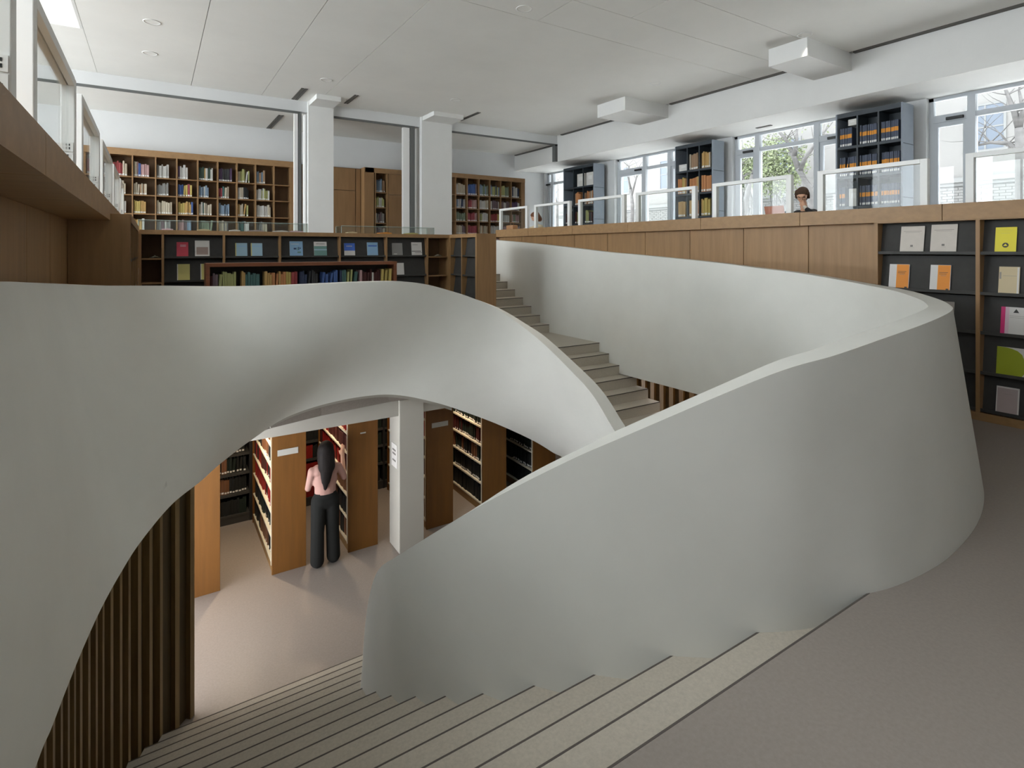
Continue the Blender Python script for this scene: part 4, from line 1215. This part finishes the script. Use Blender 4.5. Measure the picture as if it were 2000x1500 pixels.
# ------------------------------------------------------------------ people
def lerp(a, b, t): return tuple(a[i] + (b[i] - a[i]) * t for i in range(3))
def body(name, caps, mats, voxel, parent, smooth_it=6):
    """One continuous skin grown from tapered capsules; every face takes the material of the capsule it came from.
    caps: (a, b, ra, rb, material index[, squash (x, y)])."""
    b = MB()
    for cp in caps:
        a, c, ra, rc = Vector(cp[0]), Vector(cp[1]), cp[2], cp[3]
        sq = cp[5] if len(cp) > 5 else None
        n = 14
        ax = (c - a)
        if ax.length < 1e-5: ax = Vector((0, 0, 1e-4)); c = a + ax
        ax.normalize()
        s_ = ax.cross(Vector((0, 1, 0)) if abs(ax.y) < .9 else Vector((1, 0, 0))).normalized()
        t_ = ax.cross(s_)
        rings = []
        for k in range(5):
            w = math.pi / 2 * (1 - k / 4.5)
            rings.append((a - ax * ra * math.sin(w), ra * math.cos(w) + 1e-4))
        for k in range(5):
            w = math.pi / 2 * (k + .5) / 4.5
            rings.append((c + ax * rc * math.sin(min(w, math.pi / 2)), rc * max(math.cos(min(w, math.pi / 2)), 1e-3)))
        base = len(b.v)
        for p, r in rings:
            for k in range(n):
                w = 2 * math.pi * k / n
                off = (s_ * math.cos(w) + t_ * math.sin(w)) * r
                if sq: off = Vector((off.x * sq[0], off.y * sq[1], off.z))
                b.v.append(tuple(p + off))
        for i in range(len(rings) - 1):
            for k in range(n):
                b.f.append((base + i * n + k, base + i * n + (k + 1) % n, base + (i + 1) * n + (k + 1) % n, base + (i + 1) * n + k)); b.mi.append(0)
        b.f.append(tuple(base + k for k in reversed(range(n)))); b.mi.append(0)
        b.f.append(tuple(base + (len(rings) - 1) * n + k for k in range(n))); b.mi.append(0)
    tmp = bpy.data.objects.new('tmp', b.mesh('tmp'))
    COL.objects.link(tmp)
    rm = tmp.modifiers.new('r', 'REMESH'); rm.mode = 'VOXEL'; rm.voxel_size = voxel
    sm = tmp.modifiers.new('s', 'SMOOTH'); sm.iterations = smooth_it; sm.factor = .5
    dg = bpy.context.evaluated_depsgraph_get()
    me = bpy.data.meshes.new_from_object(tmp.evaluated_get(dg))
    bpy.data.objects.remove(tmp)
    me.materials.clear()
    for m in mats: me.materials.append(m)
    def dist(p, cp):
        a, c = Vector(cp[0]), Vector(cp[1])
        ab = c - a
        t = max(0, min(1, (p - a).dot(ab) / max(ab.length_squared, 1e-9)))
        q = p - (a + ab * t)
        sq = cp[5] if len(cp) > 5 else None
        if sq: q = Vector((q.x / sq[0], q.y / sq[1], q.z))
        return q.length - (cp[2] + (cp[3] - cp[2]) * t)
    idx = []
    for p in me.polygons:
        cc = Vector(p.center)
        idx.append(min(caps, key=lambda cp: dist(cc, cp))[4])
    me.polygons.foreach_set('material_index', idx)
    me.polygons.foreach_set('use_smooth', [True] * len(me.polygons))
    me.update()
    return link(name, me, parent)
M_SKIN = mat('skin', lin((226, 176, 146)), .5)
M_LIP = mat('lips', lin((176, 96, 88)), .5)
M_HAIRD = mat('dark_hair', (.012, .009, .008), .7, (60, 60, 6), .3, spec=.15)
M_HAIRB = mat('brown_hair', lin((84, 66, 54)), .7, (60, 60, 6), .3, spec=.15)
M_PINK = mat('dusty_pink_top', lin((168, 130, 120)), .8)
M_TROU = mat('charcoal_trousers', (.016, .016, .015), .9, spec=.1)
M_SHOE = mat('dark_shoes', (.02, .018, .018), .6)
M_JACK = mat('black_jacket', (.02, .02, .022), .8)
M_CREAM = mat('cream_knit', lin((226, 210, 180)), .9)
M_WHT = mat('white_cuff', lin((224, 214, 200)), .8)
M_EYE = mat('eye_dark', (.02, .015, .012), .3)

def hand(p, fwd, side, up, mi, s=1.0, curl=.5):
    """palm plus four unequal fingers and a thumb; fwd along the fingers, side towards the thumb."""
    p, f, d, u = Vector(p), Vector(fwd).normalized(), Vector(side).normalized(), Vector(up).normalized()
    out = [(p, p + f * .055 * s, .022 * s, .026 * s, mi), (p + d * .014 * s, p + f * .06 * s + d * .022 * s, .016 * s, .014 * s, mi), (p - d * .014 * s, p + f * .055 * s - d * .022 * s, .016 * s, .014 * s, mi)]
    for k, (o_, ln) in enumerate(((.027, .068), (.009, .076), (-.009, .070), (-.026, .055))):
        a = p + f * .075 * s + d * o_ * s
        b = a + (f * math.cos(curl * .5) - u * math.sin(curl * .5)) * ln * .5 * s
        c = b + (f * math.cos(curl * 1.3) - u * math.sin(curl * 1.3)) * ln * .5 * s
        out += [(a, b, .0092 * s, .0085 * s, mi), (b, c, .0085 * s, .0075 * s, mi)]
    a = p + d * .026 * s + f * .015 * s
    b = a + (f * .6 + d * .75) * .035 * s
    c = b + (f * .9 + d * .25 - u * .2) * .03 * s
    out += [(a, b, .0115 * s, .010 * s, mi), (b, c, .010 * s, .0085 * s, mi)]
    return out

def head_caps(c, yaw, pitch, s, mi, roll=0.0):
    """skull, face, jaw, nose and ears around centre c, facing yaw (0 = +Y) with pitch downwards."""
    f = Vector((-math.sin(yaw) * math.cos(pitch), math.cos(yaw) * math.cos(pitch), -math.sin(pitch)))
    r = Vector((math.cos(yaw), math.sin(yaw), 0))
    u = r.cross(f).normalized()
    c = Vector(c)
    P = lambda x, y, z: c + (r * x + f * y + u * z) * s
    caps = [(P(0, -.025, .030), P(0, .012, .035), .080 * s, .078 * s, mi), (P(0, .03, -.02), P(0, .03, .01), .062 * s, .068 * s, mi),
            (P(0, .045, -.075), P(0, .035, -.045), .036 * s, .054 * s, mi), (P(0, .062, -.092), P(0, .060, -.088), .022 * s, .022 * s, mi),
            (P(0, .094, .004), P(0, .108, -.026), .009 * s, .015 * s, mi), (P(-.012, .095, -.030), P(.012, .095, -.030), .010 * s, .010 * s, mi),
            (P(.078, -.012, .012), P(.080, -.012, -.022), .014 * s, .010 * s, mi), (P(-.078, -.012, .012), P(-.080, -.012, -.022), .014 * s, .010 * s, mi),
            (P(.03, .083, .028), P(-.03, .083, .028), .016 * s, .016 * s, mi)]
    return caps, P, f, r, u
def face_parts(P, s, parent, f, glasses=False):
    for sx in (-.032, .032):
        m = MB()
        m.lathe([(0, -.004 * s), (.010 * s, -.002 * s), (.012 * s, 0), (.010 * s, .002 * s), (0, .004 * s)], tuple(P(sx, .087, .006)), 10)
        obj('eye', m, M_EYE, parent, True)
        b = MB().tube([P(sx - .018, .091, .026), P(sx, .096, .031), P(sx + .018, .091, .026)], .003 * s, 6)
        obj('eyebrow', b, M_HAIRB, parent, True)
    obj('mouth', MB().tube([P(-.022, .088, -.056), P(0, .096, -.055), P(.022, .088, -.056)], [.004 * s, .007 * s, .004 * s], 8), M_LIP, parent, True)
    if glasses:
        for sx in (-.036, .036):
            pts = [P(sx + .027 * math.cos(a), .112, .004 + .022 * math.sin(a)) for a in [i * math.pi / 7 for i in range(15)]]
            obj('glasses', MB().tube(pts, .0018 * s, 6, cap=False), M_BLACK, parent, True)

# the standing woman among the stacks (seen from behind, right hand up at the shelf)
FX, FY = 1.85, 7.30
pw_ = thing('person', 'woman in dusty pink top and charcoal trousers reaching up to a stack, seen from behind', 'person', loc=(FX, FY, LOW))
K = 1.0
caps = [((-.10, .0, .03), (-.105, .14, .035), .038, .030, 2, None), ((.10, .03, .03), (.115, .16, .035), .038, .030, 2, None)]
caps = [tuple(c[:5]) for c in caps]
caps += [((-.10, 0, .09), (-.095, .005, .44), .088, .084, 1), ((-.095, .005, .44), (-.082, .0, .80), .084, .10, 1),
         ((.112, .03, .09), (.10, .03, .44), .088, .084, 1), ((.10, .03, .44), (.082, .0, .80), .084, .10, 1),
         ((-.05, .0, .84), (.05, .0, .84), .125, .125, 1, (1, .85)), ((0, 0, .90), (0, 0, .93), .125, .120, 1, (1.15, .8)),
         ((0, 0, .96), (0, .0, 1.08), .118, .122, 0, (1.15, .82)), ((-.04, 0, 1.10), (.04, 0, 1.10), .115, .115, 0, (1.1, .8)), ((-.09, 0, 1.23), (.09, 0, 1.23), .080, .080, 0, (1, .9)),
         ((0, 0, 1.26), (0, .01, 1.36), .050, .047, 3)]
# left arm hanging slightly bent forward, right arm raised to the shelf on the right
caps += [((-.165, 0, 1.24), (-.205, .03, 1.02), .050, .040, 0), ((-.205, .03, 1.02), (-.17, .20, .96), .034, .027, 3)]
caps += hand((-.168, .21, .958), (.15, 1, -.1), (.9, -.15, .3), (.2, .1, 1), 3, 1.0)
caps += [((.165, 0, 1.24), (.255, .06, 1.06), .050, .042, 0), ((.255, .06, 1.06), (.262, .15, 1.30), .036, .028, 3)]
caps += hand((.262, .155, 1.31), (.15, .25, 1), (-.6, .7, 0), (-.3, -.9, .1), 3, 1.0, .6)
hc, P, f_, r_, u_ = head_caps((0, .02, 1.445), -.25, -.02, .95, 3)
caps += hc
bd = body('body', caps, [M_PINK, M_TROU, M_SHOE, M_SKIN], .011, pw_)
face_parts(P, .95, pw_, f_)
hair = [((0, -.025, 1.49), (.01, .0, 1.50), .104, .098, 0), ((0, -.06, 1.45), (0, -.075, 1.30), .104, .108, 0, (1, .75)), ((0, -.085, 1.30), (-.02, -.115, 1.13), .100, .058, 0, (1, .6)), ((-.02, -.115, 1.13), (-.03, -.12, 1.03), .056, .022, 0, (1, .6)),
        ((-.075, -.02, 1.46), (-.07, -.04, 1.34), .035, .035, 0), ((.075, -.02, 1.46), (.07, -.04, 1.34), .035, .035, 0)]
body('hair', hair, [M_HAIRD], .010, pw_, 4)

# the reader at the window-side desk
DXW = 8.22
hp = at(1567, 383, X=DXW)
rd = thing('person', 'woman with short dark hair in a black jacket reading with her chin on her hand', 'person', loc=(hp[0], hp[1], UP))
hz = hp[2] - UP
yaw = math.radians(112)
s = 1.0
# facing -X (towards the void) and down; local frame: front = -X
caps = []
hc, P, f_, r_, u_ = head_caps((0, 0, hz), yaw, .42, 1.0, 0)
caps += hc
nz = hz - .10
caps += [((.05, 0, nz - .10), (.03, 0, nz), .050, .047, 0), ((.09, -.12, nz - .17), (.09, .12, nz - .17), .075, .075, 1, (.9, 1)), ((.10, 0, nz - .20), (.14, 0, nz - .42), .125, .125, 1, (.85, 1.25)),
         ((.15, 0, nz - .42), (.18, 0, nz - .55), .130, .135, 1, (.9, 1.25)), ((.18, -.09, nz - .59), (-.20, -.10, nz - .57), .085, .07, 2), ((.18, .09, nz - .59), (-.20, .10, nz - .57), .085, .07, 2),
         ((-.20, -.10, nz - .57), (-.16, -.10, .06), .06, .042, 2), ((-.20, .10, nz - .57), (-.16, .10, .06), .06, .042, 2), ((-.16, -.10, .035), (-.28, -.10, .03), .035, .028, 3), ((-.16, .10, .035), (-.28, .10, .03), .035, .028, 3)]
dz = DESK_T - UP
# right-hand arm (towards -Y) props the chin, other forearm lies on the desk
el = (-.10, -.17, dz + .045)
wr2 = (-.045, -.060, hz - .165)
caps += [((.09, -.16, nz - .18), el, .055, .046, 1), (el, lerp(el, wr2, .45), .042, .038, 1), (lerp(el, wr2, .45), wr2, .036, .028, 4)]
caps += hand(wr2, (-.25, .35, .9), (.1, .9, -.2), (-.9, 0, -.2), 0, .95, .9)
el2 = (-.08, .24, dz + .045)
caps += [((.09, .16, nz - .18), el2, .055, .046, 1), (el2, (-.26, .08, dz + .04), .042, .030, 1)]
caps += hand((-.28, .06, dz + .03), (-.7, -.6, -.05), (-.5, .6, .1), (0, 0, 1), 0, .95, .4)
body('body', caps, [M_SKIN, M_JACK, M_TROU, M_SHOE, M_WHT], .0085, rd, 5)
face_parts(P, 1.0, rd, f_, True)
h0 = Vector((0, 0, hz))
def HP(x, y, z): return tuple(P(x, y, z))
hair = [(HP(0, -.03, .045), HP(0, .0, .052), .092, .086, 0), (HP(.05, .03, .075), HP(-.05, .03, .075), .045, .045, 0), (HP(0, -.06, .03), HP(0, -.075, -.04), .080, .070, 0),
        (HP(.080, .01, .045), HP(.080, -.012, -.02), .026, .022, 0), (HP(-.080, .01, .045), HP(-.080, -.012, -.03), .026, .022, 0), (HP(0, -.10, -.035), HP(0, -.11, -.05), .035, .03, 0)]
body('hair', hair, [M_HAIRB], .008, rd, 4)
lp = at(1520, 402, X=7.78)
lt_ = thing('laptop', 'open tablet with a terracotta cover standing on the window-side desk', 'laptop', loc=(7.80, lp[1], DESK_T))
obj('cover', MB().hexa([(-.10, -.15, .0), (-.09, -.15, .0), (-.09, .15, .0), (-.10, .15, .0), (-.14, -.15, .135), (-.13, -.15, .139), (-.13, .15, .139), (-.14, .15, .135)]), mat('terracotta_cover', lin((196, 128, 104)), .6), lt_)
bx('screen', -.088, -.086, -.14, .14, .01, .012, M_BLACK, lt_)
bx('keyboard', -.09, .12, -.15, .15, 0, .012, M_CHARLIP, lt_)

def chair(x, y, label, st=.46):
    t = thing('reading_chair', label, 'chair', loc=(x, y, UP))
    bx('seat', -.22, .22, -.22, .22, st - .04, st, M_CHARCOAL, t, .01)
    bx('backrest', .19, .22, -.21, .21, st + .2, max(st + .46, 1.0), M_CHARCOAL, t, .008)
    for sx in (-.2, .2):
        for sy in (-.2, .2):
            h = st - .04 if sx < 0 else st + .22
            bx('leg', sx - .015, sx + .015, sy - .015, sy + .015, 0, h, M_DARKF, t)
    bx('footrest', -.2, .2, -.21, -.19, .22, .24, M_DARKF, t); bx('footrest', -.2, .2, .19, .21, .22, .24, M_DARKF, t)
chair(hp[0] + .14, hp[1], 'charcoal chair under the reading woman at the window-side desk', hz - .10 - .59 - .088)
cb = at(1607, 402, X=9.22)
chair(9.0, cb[1], 'empty charcoal chair with its back showing right of the reading woman')

# the second reader far along the same desk
hp = at(1045, 424, X=8.27)
r2 = thing('person', 'brown-haired person in a cream top seated at the far end of the desk', 'person', loc=(hp[0], hp[1], UP))
hz = hp[2] - UP
hc, P, f_, r_, u_ = head_caps((0, 0, hz), math.radians(75), .5, 1.0, 0)
caps = hc
nz = hz - .10
caps += [((.05, 0, nz - .10), (.03, 0, nz), .05, .047, 0), ((.09, -.12, nz - .17), (.09, .12, nz - .17), .075, .075, 1), ((.10, 0, nz - .20), (.14, 0, nz - .42), .125, .125, 1, (.85, 1.25)),
         ((.15, 0, nz - .42), (.18, 0, nz - .55), .130, .135, 1, (.9, 1.25)), ((.18, -.09, nz - .59), (-.20, -.10, nz - .57), .085, .07, 2), ((.18, .09, nz - .59), (-.20, .10, nz - .57), .085, .07, 2),
         ((-.20, -.10, nz - .57), (-.16, -.10, .06), .06, .042, 2), ((-.20, .10, nz - .57), (-.16, .10, .06), .06, .042, 2), ((-.16, -.10, .035), (-.28, -.10, .03), .035, .028, 3), ((-.16, .10, .035), (-.28, .10, .03), .035, .028, 3)]
for sy in (-1, 1):
    el = (-.08, .22 * sy, dz + .045)
    caps += [((.09, .16 * sy, nz - .18), el, .055, .046, 1), (el, (-.26, .08 * sy, dz + .04), .042, .030, 1)]
    caps += hand((-.28, .06 * sy, dz + .03), (-.8, -.3 * sy, -.05), (-.3, .8 * sy, .1), (0, 0, 1), 0, .95, .4)
body('body', caps, [M_SKIN, M_CREAM, M_TROU, M_SHOE], .010, r2, 5)
face_parts(P, 1.0, r2, f_)
hair = [(HP(0, -.03, .045), HP(0, .0, .052), .095, .088, 0), (HP(0, -.06, .03), HP(0, -.085, -.10), .088, .070, 0), (HP(.085, .01, .045), HP(.085, -.012, -.09), .03, .03, 0), (HP(-.085, .01, .045), HP(-.085, -.012, -.09), .03, .03, 0),
        (HP(.05, .03, .075), HP(-.05, .03, .075), .045, .045, 0)]
body('hair', hair, [mat('chestnut_hair', lin((128, 84, 60)), .5, (60, 60, 6), .3)], .009, r2, 4)
chair(hp[0] + .14, hp[1], 'charcoal chair under the person in the cream top', hz - .10 - .59 - .088)
bp_ = at(1000, 441, X=7.75)
t = thing('handbag', 'small tan bag on the far end of the window-side desk', 'bag', loc=(7.75, bp_[1], DESK_T))
bx('bag_body', -.08, .08, -.16, .16, 0, .13, mat('tan_leather', lin((196, 140, 96)), .5), t, .02)
obj('bag_handle', MB().tube([(0, -.09, .12), (0, -.06, .20), (0, .06, .20), (0, .09, .12)], .008, 8), mat('tan_leather', lin((196, 140, 96)), .5), t, True)

# ------------------------------------------------------------------ outside
M_BRICK = mat('dimmed_brick', (.078, .077, .074), .95, (3, 3, 3), .08)  # outdoor colours darkened below their real tone to hold back the bright daylight
M_FAC = mat('dimmed_render', (.092, .089, .085), .95, (.6, .6, .6), .05)
M_STONE = mat('dimmed_cornice', (.086, .087, .085), .9)
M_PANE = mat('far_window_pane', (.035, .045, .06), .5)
M_BARK = mat('dimmed_bark', (.06, .057, .055), .95, (4, 4, 14), .3)  # bark and leaves darkened likewise against the strong sky
M_LEAF = mat('dimmed_leaf', (.085, .102, .05), .8, (2, 2, 2), .2)
struct(bx('ground', 12.4, 60, -30, 60, .95, 1.05, mat('outside_paving', (.80, .78, .75), .9, (.5, .5, .5), .1)))
fx = 20.5
fb = thing('facade_building', 'pale rendered building with a brick lower storey across the courtyard', 'building', loc=(fx, 8, 1.05))
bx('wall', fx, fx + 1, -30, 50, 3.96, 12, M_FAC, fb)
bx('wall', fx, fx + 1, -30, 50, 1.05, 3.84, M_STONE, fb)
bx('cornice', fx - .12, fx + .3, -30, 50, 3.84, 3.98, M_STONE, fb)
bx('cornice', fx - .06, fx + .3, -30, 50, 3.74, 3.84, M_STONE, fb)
br_ = MB()
z = 2.6
row = 0
while z < 3.70:
    y = 1.0 + (row % 2) * .14
    while y < 22:
        d = random.uniform(.012, .024)
        br_.box(fx - d, fx + .02, y, y + .265, z, z + .073)
        y += .28
    z += .085
    row += 1
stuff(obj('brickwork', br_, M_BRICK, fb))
for i in range(11):
    y = -3.2 + i * 3.0
    w = MB()
    w.box(fx - .03, fx + .02, y - .06, y, 4.75, 6.1).box(fx - .03, fx + .02, y + .85, y + .91, 4.75, 6.1).box(fx - .05, fx + .02, y - .1, y + .95, 4.68, 4.75).box(fx - .03, fx + .02, y, y + .85, 6.04, 6.1)
    w.box(fx - .025, fx + .02, y + .405, y + .445, 4.75, 6.04).box(fx - .025, fx + .02, y, y + .85, 5.38, 5.42)
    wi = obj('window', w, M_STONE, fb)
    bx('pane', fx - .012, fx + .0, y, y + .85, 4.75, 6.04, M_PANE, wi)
local(fb)

def tree(name, label, base, trunk, limbs, r0, twigs=6, leaves=0, seed=1):
    rs = random.Random(seed)
    t = thing(name, label, 'tree', loc=base)
    B = Vector(base)
    R = lambda p: tuple(Vector(p) - B)
    n = len(trunk)
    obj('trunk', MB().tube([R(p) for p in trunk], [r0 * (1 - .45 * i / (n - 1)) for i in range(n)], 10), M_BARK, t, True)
    ends = []
    for l in limbs:
        n = len(l)
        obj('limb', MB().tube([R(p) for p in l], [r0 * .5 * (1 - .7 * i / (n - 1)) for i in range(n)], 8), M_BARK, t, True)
        ends += l[1:]
    tw = MB()
    lf = MB()
    for e in ends:
        for k in range(twigs):
            p = Vector(e)
            d = Vector((rs.uniform(-.6, .6), rs.uniform(-1, 1), rs.uniform(-.1, 1))).normalized()
            pts = [p]
            for q in range(4):
                d = (d + Vector((rs.uniform(-.4, .4), rs.uniform(-.4, .4), rs.uniform(-.2, .3)))).normalized()
                p = p + d * rs.uniform(.15, .3)
                pts.append(p)
            tw.tube([R(q) for q in pts], [.016, .012, .009, .006, .004], 5)
            for q in range(leaves):
                c = pts[rs.randrange(1, 5)] + Vector((rs.gauss(0, .14), rs.gauss(0, .14), rs.gauss(0, .14))) - B
                a = Vector((rs.uniform(-1, 1), rs.uniform(-1, 1), rs.uniform(-1, 1))).normalized()
                b2 = a.cross(Vector((rs.uniform(-1, 1), rs.uniform(-1, 1), rs.uniform(-1, 1)))).normalized()
                s_ = rs.uniform(.03, .055)
                lf.add([tuple(c - a * s_), tuple(c + b2 * s_ * .6), tuple(c + a * s_), tuple(c - b2 * s_ * .6)], [(0, 1, 2, 3)])
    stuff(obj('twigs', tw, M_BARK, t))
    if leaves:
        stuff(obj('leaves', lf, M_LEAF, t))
def A16(x, y, X=16.0): return at(x, y, X=X)
tree('courtyard_tree', 'leaning forked bare tree in the window behind the reading woman', (16, A16(1592, 420)[1], 1.05), [(16, A16(1600, 420)[1], 1.05), A16(1590, 400), A16(1578, 365), A16(1560, 330)],
     [[A16(1560, 330), A16(1548, 300), A16(1535, 272), A16(1515, 250), A16(1500, 235)], [A16(1562, 333), A16(1572, 310), A16(1590, 285), A16(1605, 262)], [A16(1550, 305), A16(1556, 280), A16(1556, 250)]], .17, 4, 3, 3)
tree('courtyard_tree', 'slender bare tree in the narrow left casement beside the amber file bookcase', (16, A16(1455, 430, 16)[1], 1.05), [(16, A16(1452, 430, 16)[1], 1.05), A16(1455, 410, 16), A16(1462, 370, 16), A16(1470, 340, 16)],
     [[A16(1470, 340, 16), A16(1478, 315, 16), A16(1475, 290, 16)], [A16(1462, 370, 16), A16(1450, 345, 16), A16(1446, 320, 16)]], .10, 5, 14, 5)
tree('courtyard_tree', 'bare twisted tree at the right edge, outside the nearest window', (16, A16(1992, 420, 16)[1], 1.05), [(16, A16(1996, 440, 16)[1], 1.05), A16(1996, 380, 16), A16(1994, 310, 16), A16(1990, 250, 16)],
     [[A16(1990, 250, 16), A16(1980, 215, 16), A16(1968, 185, 16), A16(1960, 165, 16)], [A16(1990, 250, 16), A16(1998, 215, 16), A16(1990, 175, 16)], [A16(1994, 300, 16), A16(1970, 280, 16), A16(1935, 278, 16), A16(1910, 284, 16)]], .14, 4, 0, 8)
tree('courtyard_tree', 'bare tree outside the third window left of the amber file bookcase', (16.5, A16(1236, 430, 16.5)[1], 1.05), [(16.5, A16(1232, 440, 16.5)[1], 1.05), A16(1235, 400, 16.5), A16(1232, 370, 16.5)],
     [[A16(1232, 370, 16.5), A16(1226, 345, 16.5), A16(1228, 325, 16.5)], [A16(1234, 380, 16.5), A16(1242, 350, 16.5), A16(1246, 330, 16.5)]], .10, 3, 1, 11)
tree('courtyard_tree', 'bare forked tree outside the farthest window', (16.5, A16(1086, 440, 16.5)[1], 1.05), [(16.5, A16(1088, 450, 16.5)[1], 1.05), A16(1087, 425, 16.5), A16(1088, 400, 16.5)],
     [[A16(1088, 400, 16.5), A16(1083, 380, 16.5), A16(1084, 360, 16.5)], [A16(1086, 415, 16.5), A16(1076, 400, 16.5), A16(1070, 390, 16.5)]], .12, 3, 0, 13)
def shrub(label, c, rx, ry, rz, n, seed):
    rs = random.Random(seed)
    t = thing('green_shrub', label, 'shrub', loc=(c[0], c[1], 1.05))
    st_ = MB()
    for k in range(9):
        st_.tube([(rs.uniform(-.1, .1), rs.uniform(-.1, .1), 0), (rs.uniform(-.3, .3), rs.uniform(-.5, .5), (c[2] - 1.05) * .6), (rs.uniform(-.6, .6) * rx, rs.uniform(-.7, .7) * ry, c[2] - 1.05 + rz * .4)], [.03, .02, .008], 6)
    stuff(obj('stems', st_, M_BARK, t))
    lf = MB()
    for k in range(n):
        d = Vector((rs.gauss(0, 1), rs.gauss(0, 1), rs.gauss(0, 1))).normalized() * (rs.random() ** .4)
        cl = Vector((math.sin(k * .37) * .12, math.cos(k * .61) * .12, math.sin(k * .23) * .1))
        p = Vector((d.x * rx, d.y * ry, d.z * rz + c[2] - 1.05)) + cl
        a = Vector((rs.uniform(-1, 1), rs.uniform(-1, 1), rs.uniform(-1, 1))).normalized()
        b2 = a.cross(Vector((rs.uniform(-1, 1), rs.uniform(-1, 1), rs.uniform(-1, 1)))).normalized()
        s_ = rs.uniform(.035, .065)
        lf.add([tuple(p - a * s_), tuple(p + b2 * s_ * .6), tuple(p + a * s_), tuple(p - b2 * s_ * .6)], [(0, 1, 2, 3)])
    stuff(obj('leaves', lf, M_LEAF, t))
shrub('tall light green shrub in the window left of the reading woman', A16(1515, 325, 18.9), .7, 1.15, 1.1, 4200, 21)
shrub('small light green shrub in the narrow casement by the amber file bookcase', A16(1457, 330, 18.9), .5, .5, .85, 1500, 22)
